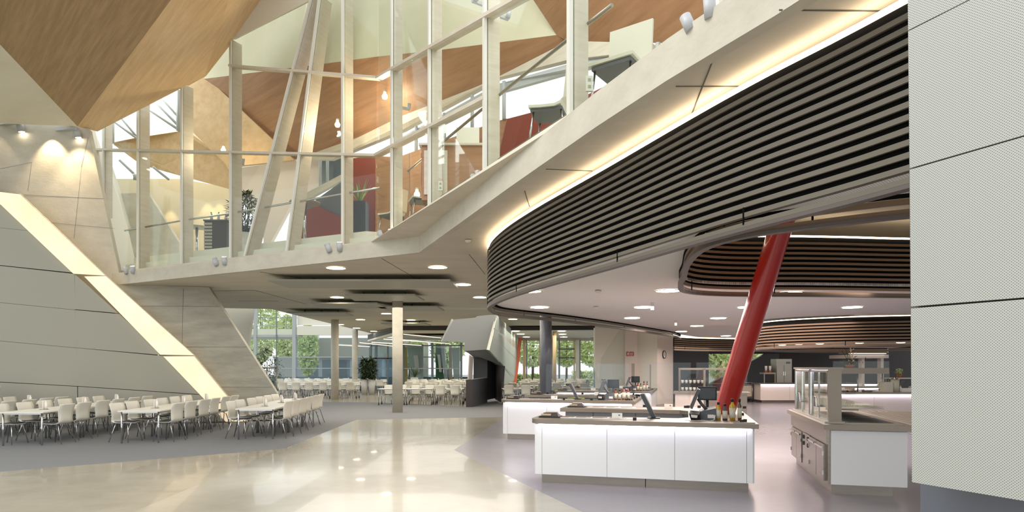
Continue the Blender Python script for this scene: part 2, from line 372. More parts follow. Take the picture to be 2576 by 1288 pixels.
# ------------------------------------------------------------------ upper floor inside the glass front
GC, GL, GR = (-3.35, 15.64), (-12.5, 20.0), (1.6, 5.92)
def gl(px, py): return onplane(px, py, GC, GL)
def gr(px, py): return onplane(px, py, GC, GR)
nL = Vector((4.36, 9.15, 0)).normalized(); nR = Vector((9.72, 4.95, 0)).normalized()   # inward
tL = Vector((-9.15, 4.36, 0)).normalized(); tR = Vector((4.95, -9.72, 0)).normalized()
front = thing('glass_front', 'glazed timber gallery front above the concrete slab edge', 'window', (-3.35, 15.64, 4.6)); front['kind'] = 'structure'; del front['label']; del front['category']; front.name = 'window_1'; WM[front.name] = WM.get('glass_front')
def post(pa, pb, nrm, tan, wide=.2, deep=.26):
    a, b = pa, pb; f = MB()
    def bar(u0, u1, d0, d1):
        vs = [];
        for p in (a, b):
            vs += [p+tan*u0+nrm*d0, p+tan*u1+nrm*d0, p+tan*u1+nrm*d1, p+tan*u0+nrm*d1]
        return MB().add(vs, [(0, 1, 2, 3), (7, 6, 5, 4), (0, 4, 5, 1), (1, 5, 6, 2), (2, 6, 7, 3), (3, 7, 4, 0)])
    o = bar(-.035, .035, -.05, .0).build('cover_strip', 'white_metal', front)
    bar(-.03, .03, .02, wide).build('post', 'wood_pale', front)
for px, y0, y1 in ((262, 290, 545), (349, 250, 688), (459, 212, 670), (582, 100, 660), (864, -40, 637)):
    post(gl(px, y1), gl(px, y0), nL, tL, .34 if px > 300 else .25)
post(gl(615, 654), gl(786, -10), nL, tL, .4); post(gl(722, 640), gl(806, -10), nL, tL, .4)
for px, y1 in ((988, 584), (1083, 521), (1223, 427), (1438, 294), (1812, 25)): post(gr(px, y1), gr(px, -60), nR, tR, .22)
def rail(pts, r, m, nrm=None, name='transom', off=0):
    q = [p+(nrm*off if nrm is not None else Vector()) for p in pts]; return MB().tube(q, r, 6 if r < .04 else 4).build(name, m, front)
def bar2(a, b, nrm, h=.06, d0=-.06, d1=.12, name='transom', m='wood_pale'):
    up = Vector((0, 0, h/2)); vs = []
    for p in (a, b): vs += [p-up+nrm*d0, p+up+nrm*d0, p+up+nrm*d1, p-up+nrm*d1]
    return MB().add(vs, [(0, 1, 2, 3), (7, 6, 5, 4), (0, 4, 5, 1), (1, 5, 6, 2), (2, 6, 7, 3), (3, 7, 4, 0)]).build(name, m, front)
bar2(gl(222, 376), gl(945, 391), nL); bar2(gl(578, 166), gl(950, 196), nL); bar2(gr(945, 391), gr(1223, 246), nR); bar2(gr(950, 196), gr(1330, -20), nR)
bar2(gl(292, 688), gl(945, 611), nL, .08, -.1, .06, 'sill', 'wood_pale')
# sloping sill board on the right run: from slab edge up to the glass
b0, b1 = gr(945, 612), gr(1812, 26); e0, e1 = Vector((-2.05, 14.1, 4.55)), Vector((2.3, 4.0, 4.55))
b0z, b1z = Vector((b0.x, b0.y, 4.76)), Vector((b1.x, b1.y, 4.76))
MB().slab([Vector((-3.3, 15.6, 4.76)), Vector((-3.4, 14.85, 4.56)), e0, Vector((.0, 9.25, 4.56)), Vector((.95, 7.0, 4.56)), Vector((1.45, 5.85, 4.56)), Vector((2.0, 4.8, 4.56)), Vector((2.2, 4.8, 4.76))], .05).build('sill', 'wood_pale', front)
MB().add([gl(300, 664)+nL*.2, gl(940, 588)+nL*.2, gl(940, 620)+nL*.2, gl(300, 690)+nL*.2]+[gl(300, 664)+nL*.3, gl(940, 588)+nL*.3, gl(940, 620)+nL*.3, gl(300, 690)+nL*.3], [(0, 1, 2, 3), (7, 6, 5, 4), (0, 4, 5, 1), (1, 5, 6, 2), (2, 6, 7, 3), (3, 7, 4, 0)]).build('kerb', 'plaster_white', front)
# panes between posts
def pane(pts, f):
    n = nL if f is gl else nR
    q = [f(*p) for p in pts]; MB().add([p for p in q]+[p+n*.012 for p in q], [tuple(range(len(q))), tuple(range(2*len(q)-1, len(q)-1, -1))]+[(i, (i+1) % len(q), (i+1) % len(q)+len(q), i+len(q)) for i in range(len(q))]).build('pane', 'glass', front)
xs = [262, 349, 459, 582, 0]
pane([(256, 378), (349, 379), (349, 684), (295, 690)], gl); pane([(245, 330), (349, 273), (349, 375), (258, 374)], gl)
pane([(349, 380), (459, 382), (459, 671), (349, 684)], gl); pane([(349, 270), (459, 222), (459, 378), (349, 375)], gl)
pane([(459, 382), (582, 385), (582, 657), (459, 671)], gl); pane([(459, 220), (472, 215), (582, 104), (582, 380), (459, 378)], gl)
pane([(582, 385), (684, 387), (618, 650), (582, 657)], gl); pane([(582, 104), (588, 98), (770, 6), (738, 180), (582, 166)], gl); pane([(582, 170), (736, 184), (686, 383), (582, 381)], gl)
pane([(690, 387), (752, 388), (722, 636), (620, 651)], gl); pane([(740, 184), (783, 186), (755, 384), (690, 383)], gl); pane([(756, 388), (864, 389), (864, 620), (726, 636)], gl)
pane([(786, 186), (864, 189), (864, 385), (758, 384)], gl); pane([(806, -30), (864, -30), (864, 186), (786, 182)], gl)
pane([(864, 389), (943, 391), (943, 611), (864, 620)], gl); pane([(864, 192), (947, 196), (946, 386), (864, 385)], gl); pane([(864, -30), (950, -30), (950, 190), (864, 186)], gl)
for x0, x1, yb0, yb1, yt0, yt1 in ((947, 988, 611, 583, 391, 370), (988, 1083, 583, 520, 370, 320), (1083, 1223, 520, 426, 320, 246)):
    pane([(x0, yt0+3), (x1, yt1+3), (x1, yb1), (x0, yb0)], gr)
for x0, x1, yb0, yb1, yt0, yt1 in ((952, 988, 386, 365, 197, 176), (988, 1083, 365, 316, 176, 121), (1083, 1223, 316, 242, 121, 42)):
    pane([(x0, yt0+3), (x1, yt1+3), (x1, yb1), (x0, yb0)], gr)
pane([(952, -50), (1083, -50), (1083, 115), (952, 192)], gr); pane([(1083, -50), (1300, -50), (1223, 38), (1083, 115)], gr)
pane([(1223, 42), (1330, -20), (1438, -20), (1438, 292), (1223, 426)], gr); pane([(1438, -50), (1812, -50), (1812, 26), (1438, 292)], gr)
rail([gl(298, 577), gl(445, 551), gl(570, 532), gl(662, 516), gl(753, 500), gl(853, 482), gl(944, 467)], .028, 'chrome', nL, 'handrail', .2)
rail([gr(1002, 427), gr(1102, 339), gr(1242, 216), gr(1430, 57), gr(1500, 0)], .024, 'steel', nR, 'handrail', .22)
for dy in (0, 12): rail([gr(1002, 548+dy), gr(1076, 497+dy), gr(1215, 402+dy), gr(1430, 257+dy), gr(1700, 75+dy)], .014, 'steel', nR, 'handrail', .2)
# gallery shell: facets of walls and roof
def facet(name, m, pts, th=.15, parent=None):
    return struct(MB().slab([P(*p) for p in pts], th), name, m, parent)
def planar(pxs, anchors):
    """points of one true plane: three anchors fix it, the others lie on it"""
    a, b, c = [P(*q) for q in anchors]; n = (b-a).cross(c-a); o = Vector((0, 0, EYE)); out = []
    for px, py in pxs:
        d = P(px, py, 1)-o; out.append(o+d*(n.dot(a-o)/n.dot(d)))
    return out
def pfacet(name, m, pxs, anchors, th=.12): return struct(MB().slab(planar(pxs, anchors), th), name, m)
pfacet('ceiling_gallery', 'plaster_pale_yellow', [(500, 200), (570, 78), (700, -60), (870, -80), (1330, -80), (1335, -10), (1400, 88), (1110, 125), (945, 143), (780, 165)], [(500, 200, 21), (1400, 88, 13), (870, -60, 17)])
pfacet('ceiling_gallery', 'wood_orange', [(500, 200), (780, 165), (945, 143), (1110, 125), (1400, 88), (1430, 104), (1220, 212), (1010, 294), (900, 347), (740, 402)], [(500, 200, 21), (1400, 88, 13), (900, 347, 18)])
pfacet('ceiling_gallery', 'wood_orange', [(1335, -10), (1300, -80), (1900, -80), (1900, 112), (1640, 108), (1430, 104), (1400, 88)], [(1400, 88, 13), (1640, 108, 11.2), (1430, -80, 11.8)])
pfacet('ceiling_gallery', 'wood_facet', [(471, 212), (515, 190), (740, 402), (575, 420), (482, 330)], [(515, 190, 20.8), (740, 402, 19.7), (480, 330, 21)])
facet('ceiling_gallery', 'wood_facet', [(286, 358, 22.4), (345, 346, 22), (453, 330, 22), (480, 335, 22), (560, 396, 22), (600, 482, 22), (453, 442, 22.6), (356, 415, 23), (286, 364, 23)])
facet('beam_gallery', 'wood_pale', [(740, 402, 19.6), (900, 346, 17.9), (1010, 292, 16.5), (1220, 210, 14.3), (1430, 103, 12.6), (1640, 108, 11.1), (1640, 125, 11.1), (1430, 150, 12.6), (1250, 196, 14), (1010, 328, 16.5), (830, 402, 18.8)])
facet('beam_gallery', 'frame_light', [(1000, 352, 16.6), (1010, 345, 16.5), (1250, 212, 14), (1440, 158, 12.6), (1640, 128, 11.2), (1640, 138, 11.2), (1440, 180, 12.6), (1250, 234, 14), (1000, 365, 16.6)], .1)
for px, y0, y1, Y in ((1004, 345, 395, 16.4), (1047, 318, 385, 16), (1118, 285, 350, 15.3), (1188, 240, 330, 14.6), (1268, 205, 300, 13.7), (1655, 108, 150, 11)):
    MB().tube([P(px, y1, Y), P(px, y0, Y)], .045, 6).build('window_mullion', 'frame_light', kind='structure')
gw = facet('wall_gallery', 'wood_orange', [(944, 392, 16.6), (1000, 396, 16.3), (1250, 305, 13.8), (1275, 298, 13.7), (1255, 390, 13.8), (1240, 500, 13.9), (1000, 600, 16.3), (944, 600, 16.6)], .12)
facet('wall_gallery', 'red_wall', [(1276, 299, 13.6), (1440, 256, 12.5), (1640, 160, 11), (1640, 300, 11), (1250, 420, 13.8)], .12)
for px in (1030, 1060, 1095, 1150): MB().tube([P(px, 600, 14.9), P(px, 385, 14.9)], .006, 4).build('joint', 'joint_dark', gw)
facet('wall_gallery', 'red_wall', [(885, 398, 18), (944, 393, 17.6), (944, 600, 17.6), (885, 610, 18)], .12)
facet('wall_gallery', 'red_wall', [(735, 620, 19), (752, 535, 19), (800, 518, 18.7), (885, 560, 18.2), (885, 620, 18.2)], .12)
facet('wall_gallery', 'anthracite', [(752, 533, 19.2), (866, 452, 18.4), (884, 455, 18.3), (884, 560, 18.3), (800, 518, 18.8)], .12)
facet('wall_gallery', 'concrete', [(740, 520, 19.4), (866, 450, 18.6), (884, 445, 18.5), (884, 425, 18.5), (800, 470, 19), (740, 500, 19.4)], .12)
facet('wall_gallery', 'plaster_rose', [(575, 425, 22), (655, 415, 21.6), (802, 398, 20.6), (802, 472, 20.6), (740, 500, 21), (665, 640, 21.6), (660, 560, 21.6), (600, 500, 22)], .12)
facet('wall_gallery', 'frame_blue', [(804, 400, 20.4), (866, 398, 20), (866, 450, 20), (804, 474, 20.4)], .05)
facet('wall_gallery', 'sage_paint', [(868, 402, 20), (884, 402, 20), (884, 445, 20), (868, 450, 20)], .05)
for px in (806, 824, 866): MB().tube([P(px, 478, 20), P(px, 396, 20)], .05, 4).build('window_mullion', 'frame_light', kind='structure')
yw = facet('wall_gallery', 'plaster_beige', [(262, 450, 24), (453, 450, 24), (580, 472, 24), (602, 500, 24), (602, 660, 24), (300, 690, 24)], .12)
facet('wall_gallery', 'concrete', [(296, 487, 23), (372, 485, 23), (450, 610, 23), (450, 665, 23), (345, 680, 23), (320, 577, 23)], .2)
facet('wall_gallery', 'plaster_white', [(222, 322, 20.4), (240, 330, 20.5), (266, 410, 20.8), (322, 575, 21.2), (348, 690, 21.6), (300, 692, 20.6)], .12)
facet('wall_gallery', 'plaster_white', [(262, 392, 22.5), (275, 395, 22.6), (300, 470, 23), (330, 575, 23), (320, 577, 22.4)], .1)
# roof light bars
for a, b in (((355, 262), (455, 330)), ((376, 240), (462, 330)), ((395, 232), (470, 318)), ((300, 290), (345, 345)), ((280, 300), (350, 352)), ((385, 420), (425, 452)), ((300, 402), (345, 445))):
    MB().tube([P(*a, 21.5), P(*b, 22)], .045, 4).build('roof_light_bar', 'frame_light', kind='structure')
for px, y0, y1 in ((281, 288, 360), (450, 225, 330), (478, 250, 370)): MB().tube([P(px, y1, 21.8), P(px, y0, 21.2)], .08, 4).build('roof_light_bar', 'frame_light', kind='structure')
# ------------------------------------------------------------------ folded timber roof over the atrium
T = P(195, 318, 18.9)
def ext(p, k): return T+(p-T)*k
L1, R1 = P(0, 112, 15), P(430, 0, 13.7)
L1e, R1e = ext(L1, 2.6), ext(R1, 2.2)
def rawfacet(pts, m, th=.15): return struct(MB().slab(pts, th), 'ceiling_folded', m)
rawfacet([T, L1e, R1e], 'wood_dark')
gA, gB, gD, gE = P(247, 330, 19.9), gl(470, 215), gl(585, 100), gl(785, -2)
def onp(a, b, c, px, py):
    n = (b-a).cross(c-a); o = Vector((0, 0, EYE)); d = P(px, py, 1)-o; return o+d*(n.dot(a-o)/n.dot(d))
X1, X2, X2e, gA = [onp(T, R1, gB, *q) for q in ((515, 190), (575, 0), (612, -115), (245, 331))]
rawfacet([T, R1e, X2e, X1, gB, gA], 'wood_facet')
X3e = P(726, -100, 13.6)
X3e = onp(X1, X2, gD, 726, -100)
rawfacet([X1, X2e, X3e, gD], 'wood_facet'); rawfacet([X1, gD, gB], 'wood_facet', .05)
rawfacet([gD, X3e, onp(gD, X3e, gE, 900, -100), onp(gD, X3e, gE, 830, -30), gE], 'plaster_white')
rawfacet([T, L1e, P(-250, 300, 16.5), P(-200, 303, 18)], 'concrete_pale')
# ------------------------------------------------------------------ perforated wall in the right foreground
RA, RB = (2.0, 3.2), (2.0+.458*1.4, 3.2-1.4)
def rp(px, py, d=0):
    n = Vector((1, .458, 0)).normalized()*d; return onplane(px, py, (RA[0]+n.x, RA[1]+n.y), (RB[0]+n.x, RB[1]+n.y))
wr = struct(MB().slab([rp(2282, -200, .05), rp(2294, 1208, .05), rp(2900, 1310, .05), rp(2900, -200, .05)], .06), 'wall_right', 'joint_dark')
for q in ([(2281, -180), (2284.5, 76), (2700, -134), (2700, -300)], [(2284.5, 79), (2288.5, 423), (2700, 304), (2700, -131)], [(2288.5, 427), (2291.5, 771), (2700, 738), (2700, 308)], [(2291.5, 776), (2294, 1213), (2700, 1281), (2700, 743)]):
    MB().slab([rp(*p) for p in q], .04).build('panel', 'perforated_sheet', wr)
struct(MB().slab([rp(2315, 1190, .25), rp(2900, 1260, .25), Vector((rp(2900, 1300, .25).x, rp(2900, 1300, .25).y, 0)), Vector((rp(2315, 1300, .25).x, rp(2315, 1300, .25).y, 0))], .2), 'wall_right_base', 'column_grey')
# ------------------------------------------------------------------ slatted bulkheads and the white ceiling
ZB, ZT, ZC = 2.9, 4.1, 3.06
RING = smooth([(3.6, 1.6), (2.58, 4.16), (2.06, 5.27), (1.7, 6.12), (1.08, 7.71), (.3, 9.65), (-.2, 11.15), (-.48, 12.5), (-.45, 13.6), (-.3, 14.4), (.15, 15.1), (.97, 16.1), (1.9, 17.4), (2.95, 19), (4.5, 21.6), (6.2, 24.6), (7.0, 26.6)], 5)
def ring(name, label, path, zb, zt, pitch, h, w, side, m, mu, back=True, closed=False, from_=2, led=True, under=True):
    """stack of bars bent along path; side = sign of the inner side"""
    t = thing(name, label, 'bulkhead', (path[0][0], path[0][1], zb)); n = int((zt-zb)/pitch)
    for i in range(n):
        z = zb+i*pitch; ww = w if i < from_ else .022
        MB().sweep(path, ww, h, z, side*ww/2, closed).build('slat', m, t)
    if under: MB().sweep(path, w*1.5, .03, zb-.031, side*w*.75, closed).build('rim', mu, t)
    if back: MB().sweep(path, .02, zt-zb-pitch*1.55, zb+pitch*1.55, side*.05, closed).build('backing_sheet', 'backing', t)
    if led: MB().sweep(path, .05, .02, zt+.01, side*.03, closed).build('led_strip', 'led_warm', t)
    pins = MB(); L = 0
    for i in range(3, len(path), 8):
        x, y = path[i]; MB().box(x-.007, y-.007, zb+.02, x+.007, y+.007, zb+from_*pitch).build('joint_pin', 'backing', t)
    return t
ring('slatted_bulkhead', 'sweeping dark slatted bulkhead curving round the white ceiling', RING, ZB, ZT, .083, .039, .055, -1, 'slat', 'slat_under')
REC = smooth([(8.5, 4.3), (6, 4.1), (4.6, 4.45), (3.2, 4.98), (2.44, 5.5), (2.1, 5.85), (1.95, 6.4), (2.05, 7.3), (2.28, 8.3), (2.45, 9.1), (2.75, 9.95), (3.4, 10.4), (4.8, 10.5), (9, 10.5), (11, 7)], 5, True)
# shift recess start so that it stays inside the bulkhead
def ringx(y):
    for a, b in zip(RING[:-1], RING[1:]):
        if a[1] <= y <= b[1]: return a[0]+(b[0]-a[0])*(y-a[1])/(b[1]-a[1])
    return -9
REC = [(max(x, ringx(y)+.17), y) for x, y in REC]
ring('ceiling_recess', 'brown slatted lining of the rounded opening above the red column', REC, ZB, 3.85, .083, .04, .05, 1 if sum(REC[i-1][0]*REC[i][1]-REC[i][0]*REC[i-1][1] for i in range(len(REC))) < 0 else -1, 'slat_brown', 'slat_under', closed=True)
inner = offset(RING, -.1)
OUT = inner+[(8.6, 29), (10.6, 29.8), (13, 30)]
DRUMH = smooth([(12.5, 15.5), (10.5, 15.9), (8.9, 16.4), (7.5, 17.4), (7.05, 19), (7.5, 20.9), (8.8, 22.6), (11, 24), (14, 24.5)], 4)
flatholes(OUT+[(14, 30), (14, 24.5)]+DRUMH[::-1]+[(14, 15.4), (14, 1.6)], [REC], ZC, .04, 'ceiling_canopy', 'perforated_ceiling')
DRUM = smooth([(14, 15.9), (12.5, 15.9), (10.6, 16.3), (9.1, 16.8), (7.9, 17.8), (7.45, 19), (7.9, 20.5), (9.1, 22), (11.1, 23.3), (14, 23.8)], 6)
ring('slatted_drum', 'low rounded slatted bulkhead hanging over the serving kitchen', DRUM, 2.26, 3.02, .085, .046, .05, -1, 'slat_brown', 'slat_under')
flatholes([(x, y) for x, y in offset(DRUM, -.1)], [], 2.42, .04, 'ceiling_kitchen', 'plaster_white')
BK = smooth([(7.0, 27.4), (8.2, 28.6), (9.8, 29.3), (12, 29.6), (16, 29.4), (20, 28.8)], 5)
ring('slatted_bulkhead', 'straight run of brown slats closing the white ceiling at the far dark kitchen wall', BK, 2.46, 3.0, .085, .046, .05, 1, 'slat_brown', 'slat_under')
# ------------------------------------------------------------------ columns
def column(name, label, x, y, r, z1, m):
    o = MB().lathe([(r, 0), (r, z1)], (x, y, 0), 32).build(name, m); setkeys(o, label, 'column'); return o
for px, by, w, lab in ((1000, 1037, 26, 'nearest round concrete column standing at the edge of the grey carpet'), (842.5, 1005, 19, 'round concrete column beside the long rows of far tables, second from the camera'), (893, 988, 14.5, 'round concrete column directly left of the potted bamboo pair'), (1070.5, 965, 14.5, 'furthest round concrete column standing before the coloured glass rooms')):
    p = Fz(px, by, 0); column('concrete_column', lab, p.x, p.y, w/2/1600*p.y, 4.21, 'concrete')
column('grey_column', 'dark blue grey round column behind the second till counter', 1.17, 22, .205, 4.21, 'column_grey')
column('timber_column', 'slim pale timber column between the far street windows', P(1395, 900, 40).x, 40, .12, 3.95, 'wood_post')
o = MB().tube([(3.32, 10.8, 0), (3.50, 10.5, .94), (4.03, 9.6, 3.73), (4.14, 9.43, 4.21)], .168, 32).build('slanted_column', 'red_paint'); setkeys(o, 'bright red slanted round steel column rising through the till counter', 'column')
o = MB().slab([P(1304, 849, 46), P(1313, 851, 46), P(1301, 952, 46), P(1300, 967, 46), P(1290, 967, 46), P(1292, 952, 46)], .3).build('slanted_column', 'salmon_paint'); setkeys(o, 'salmon red leaning post at the far end of the panelled kiosk wall', 'column')
# ------------------------------------------------------------------ round ceiling lamps
LAMP = None
def downlight(px, py, z, r, lab, grp):
    global LAMP
    p = Fz(px, py, z)
    if LAMP is None:
        LAMP = thing('ceiling_downlight', lab, 'ceiling light', (p.x, p.y, z), 0, grp)
        MB().lathe([(.225, -.012), (.25, -.012), (.25, .0), (.225, 0)], (0, 0, 0), 32, False).build('trim_ring', 'white_metal', LAMP, local=True)
        MB().lathe([(.225, -.006), (.225, -.002)], (0, 0, 0), 32).build('diffuser', 'lamp_disc', LAMP, local=True)
        t = LAMP
    else:
        t = dup(LAMP, (p.x, p.y, z), 0, lab, grp)
    t.scale = (r/.225,)*2+(1,); return t
GS, GW = 'round lamps in the concrete soffit', 'round lamps in the white canopy ceiling'
SOF = [(845, 674, 'large round lamp nearest the gallery corner, left'), (1101, 672, 'large round lamp right of the first ceiling raft near the slats'), (1165, 716, 'round lamp touching the right end of the longest ceiling raft'), (1207, 748, 'round lamp at the left rim of the slatted bulkhead'), (848, 748, 'round lamp left of the second ceiling raft'), (972, 789, 'round lamp just left of the nearest concrete column'), (907, 804, 'round lamp between the first two concrete columns'), (1034, 805, 'round lamp just right of the nearest concrete column'), (897, 825.5, 'small round lamp above the third concrete column'), (940, 833.5, 'small round lamp near the dark hall beam'), (855, 816.5, 'small round lamp just right of the second concrete column'), (1290, 803, 'round lamp above the panelled kiosk wall')]
for px, py, lab in SOF: downlight(px, py, 4.205, .235, lab+', in the concrete soffit', GS)
WHT = [(1332, 732, 'leftmost round lamp'), (1680, 731, 'large round lamp in the middle'), (1357, 773, 'round lamp above the dark grey column'), (1619, 773, 'round lamp beside the hanging detector'), (1590, 800, 'round lamp over the clock wall'), (1714, 834, 'round lamp over the second counter'), (1753, 820, 'round lamp behind the square sensor'), (1807, 800.5, 'round lamp left of the red column'), (1826, 845, 'furthest round lamp'), (1990, 736, 'round lamp under the recess rim'), (2144, 773, 'round lamp right of the red column'), (1880, 773, 'round lamp half hidden by the red column')]
for px, py, lab in WHT: downlight(px, py, 3.055, .21, lab+' of the white canopy ceiling', GW)
for px, py, lab in ((1297, 833, 'first'), (1310, 840.5, 'second'), (1324, 848, 'third'), (1334, 853, 'fourth')): downlight(px, py, 3.94, .25, lab+' round lamp of the row along the kiosk wall', 'round lamps of the far hall')
for px, py, lab in ((1413, 833, 'first'), (1415, 841, 'second'), (1418, 848, 'third'), (1421, 854, 'fourth')): downlight(px, py, 3.94, .25, lab+' round lamp of the row right of the grey column', 'round lamps of the far hall')
for i, (px, py) in enumerate(((1957, 874), (1968, 868), (2010, 866), (2046, 870), (2062, 865), (2150, 867.5), (2162, 863), (2240, 866), (2266, 862))): downlight(px, py, 2.415, .11, 'small round lamp, %s from the left, under the slatted drum' % ('first', 'second', 'third', 'fourth', 'fifth', 'sixth', 'seventh', 'eighth', 'ninth')[i], 'small lamps under the slatted drum')
# detectors and sensors on the ceilings
for px, py, z, lab in ((1499, 772, 3.05, 'small white smoke detector on the canopy ceiling'), (1505, 731, 3.05, 'flat round sensor on the canopy ceiling, nearer one'), (1177, 604, 4.2, 'oval grey sensor on the concrete soffit near the gallery corner')):
    p = Fz(px, py, z); t = thing('smoke_detector', lab, 'detector', (p.x, p.y, z)); MB().lathe([(.06, 0), (.06, -.02), (.035, -.045), (0, -.05)], (0, 0, 0), 16).build('housing', 'white_metal', t, local=True)
for px, py, lab in ((1641, 762, 'white hanging sensor bar beside the middle canopy lamps'), (1700, 806, 'white hanging sensor bar further back under the canopy')):
    p = Fz(px, py, 3.05); t = thing('hanging_sensor', lab, 'sensor', (p.x, p.y, 2.9)); MB().box(-.03, -.02, 0, .03, .02, .16).build('housing', 'white_metal', t, local=True)
# ------------------------------------------------------------------ ceiling rafts
RL = ['longest pale grey ceiling raft nearest the gallery', 'ceiling raft over the nearest concrete column', 'ceiling raft left of the nearest column, third from front', 'narrow ceiling raft right of the nearest column', 'ceiling raft above the second concrete column', 'furthest narrow ceiling raft before the dark beam']
for lab, (x0, x1, y0, x2, x3, y1) in zip(RL, ((672, 1132, 707, 728, 1152, 725), (868, 1043, 743, 892, 1068, 757), (782, 948, 764, 806, 975, 776), (950, 1100, 772.5, 975, 1118, 782.5), (720, 868, 787, 757, 890, 796), (958, 1068, 814, 975, 1085, 819))):
    z = 4.02; a, b, c, d = Fz(x0, y0, z), Fz(x1, y0, z), Fz(x3, y1, z), Fz(x2, y1, z)
    t = thing('ceiling_raft', lab+', hung below the soffit', 'ceiling panel', (a.x, a.y, z), 0, 'acoustic rafts under the concrete soffit')
    MB().prism([(p.x, p.y) for p in (a, b, c, d)], z, z+.05).build('raft_panel', 'lacquer_grey', t)
    for k in (.2, .5, .8):
        p = (a+(b-a)*k+d+(c-d)*k)/2; MB().box(p.x-.03, p.y-.03, z+.05, p.x+.03, p.y+.03, 4.21).build('hanger', 'black', t)
# ------------------------------------------------------------------ kiosk
t = thing('kiosk', 'angular grey portal kiosk with a low counter wall in the dining hall', 'kiosk', P(1200, 1020, 27.4))
Yk = 27.2
MB().slab([P(1140.7, 804, Yk), P(1196, 799, Yk), P(1200, 795, Yk), P(1246.6, 790.5, Yk), P(1226.7, 878.5, Yk), P(1167, 882.7, Yk), P(1168, 861, Yk), P(1112, 858.6, Yk)], .12).build('front_panel', 'panel_grey', t)
MB().slab([P(1140.7, 804, Yk), P(1136, 802, Yk+.8), P(1109, 857, Yk+.8), P(1111.5, 858.6, Yk)], .05).build('edge_panel', 'panel_grey', t)
MB().slab([P(1246.6, 790.5, Yk), P(1250.5, 793, Yk+.05), P(1231, 880, Yk+.05), P(1226.7, 878.5, Yk)], .06).build('edge_panel', 'lacquer_grey', t)
MB().slab([P(1167, 883, Yk), P(1228, 879, Yk), P(1265.5, 920.5, 29.4), P(1245, 918, 32), P(1226, 900, 31), P(1191, 899, 31), P(1178, 888, 28)], .04).build('underside', 'panel_grey', t)
MB().slab([P(1191, 899, 31), P(1226, 899, 31), P(1226, 1000, 31), P(1191, 1000, 31)], .1).build('inner_wall', 'anthracite', t)
MB().slab([P(1182, 893, 30.5), P(1191, 899, 30.6), P(1188, 960, 30.6), P(1178, 960, 30.5)], .1).build('leaning_panel', 'plaster_rose', t)
MB().slab([P(1226, 899, 31), P(1245, 918, 32), P(1245, 1002, 32), P(1226, 1006, 31)], .1).build('inner_wall', 'anthracite', t)
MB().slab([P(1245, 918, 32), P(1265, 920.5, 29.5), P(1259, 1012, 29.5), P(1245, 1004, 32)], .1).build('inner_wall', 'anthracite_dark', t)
MB().prism([(P(1172, 900, Yk).x, Yk), (P(1187.5, 900, Yk).x, Yk), (P(1226, 900, 30.6).x, 30.6), (P(1214, 900, 30.6).x, 30.6)], 0, 1.17).build('low_wall', 'anthracite', t)
MB().slab([P(1172, 955, Yk-.02), P(1187.5, 955, Yk-.02), P(1187.5, 1023, Yk-.02), P(1172, 1023, Yk-.02)], .02).build('end_panel', 'anthracite_dark', t)
MB().add([P(1186, 955, Yk), P(1189, 955, Yk), P(1226, 950.5, 30.6), P(1222, 950.5, 30.6)]+[p+Vector((0, 0, .03)) for p in (P(1186, 955, Yk), P(1189, 955, Yk), P(1226, 950.5, 30.6), P(1222, 950.5, 30.6))], [(0, 1, 2, 3), (7, 6, 5, 4), (0, 4, 5, 1), (1, 5, 6, 2), (2, 6, 7, 3), (3, 7, 4, 0)]).build('light_strip', 'sage_paint', t)
# panelled wall running back from the kiosk
ka, kb = (P(1250, 900, 27.4).x, 27.4), (P(1300, 900, 46).x, 46)
kw = struct(MB().slab([onplane(*p, ka, kb) for p in ((1252, 795), (1306, 845), (1294, 955), (1266, 1000), (1268, 920), (1232, 880))], .12), 'wall_kiosk', 'lacquer_grey')
kp = MB()
for q in ([(1251, 793), (1266, 808), (1254, 835), (1243, 826), (1244, 822)], [(1267, 809), (1305, 845), (1303, 862), (1257, 836)], [(1243, 828), (1301, 880), (1299, 902), (1240, 846)], [(1239, 848), (1299, 905), (1294, 948), (1231, 881)], [(1232, 883), (1293, 951), (1292, 956), (1268, 980), (1267, 920)]):
    MB().slab([onplane(*p, (ka[0]-.0, ka[1]-.05), kb) for p in q], .03).build('panel', 'sage_paint', kw)
# ------------------------------------------------------------------ far facade, left: double height glass
def wallbox(px0, py0, px1, py1, Y, th, name, m, parent=None, **k):
    a, b = P(px0, py1, Y), P(px1, py0, Y); return MB().box(a.x, Y, a.z, b.x, Y+th, b.z).build(name, m, parent, **k)
ST = dict(kind='structure')
facet('wall_back_left', 'plaster_white', [(540, 773, 27.6), (637, 773, 27.6), (622, 885, 27.6), (610, 885, 27.6)], .2)
f1 = wallbox(605, 842, 760, 848, 50, .15, 'window_2', 'frame_light', **ST)
for px, w, y0 in ((641, 7, 770), (739, 9, 790), (1004, 7, 836), (1118, 3, 860)): wallbox(px-w/2, y0, px+w/2, 977, 49.9, .3, 'mullion', 'frame_light', f1)
wallbox(694, 772, 696, 977, 49.9, .1, 'mullion', 'frame_blue', f1)
for y0, y1, x0, x1 in ((819, 821, 625, 738), (897, 899.5, 690, 1120), (925.5, 927.5, 640, 1120)): wallbox(x0, y0, x1, y1, 49.95, .1, 'transom', 'frame_light', f1)
for x0, x1 in ((600, 640), (643, 694), (697, 735)): wallbox(x0, 740, x1, 977, 50.05, .03, 'pane', 'glass', f1)
for x0, x1 in ((743, 820), (820, 900), (900, 1000)): wallbox(x0, 843, x1, 977, 50.05, .03, 'pane', 'glass_blue', f1)
wallbox(748, 820, 1006, 843, 49.8, .4, 'wall_back_fascia', 'plaster_white', **ST)
wallbox(748, 770, 1000, 818, 50.2, .2, 'wall_back_upper', 'plaster_white', **ST)
wallbox(604, 948, 1180, 978, 50.1, .2, 'trim_1', 'frame_blue', **ST)
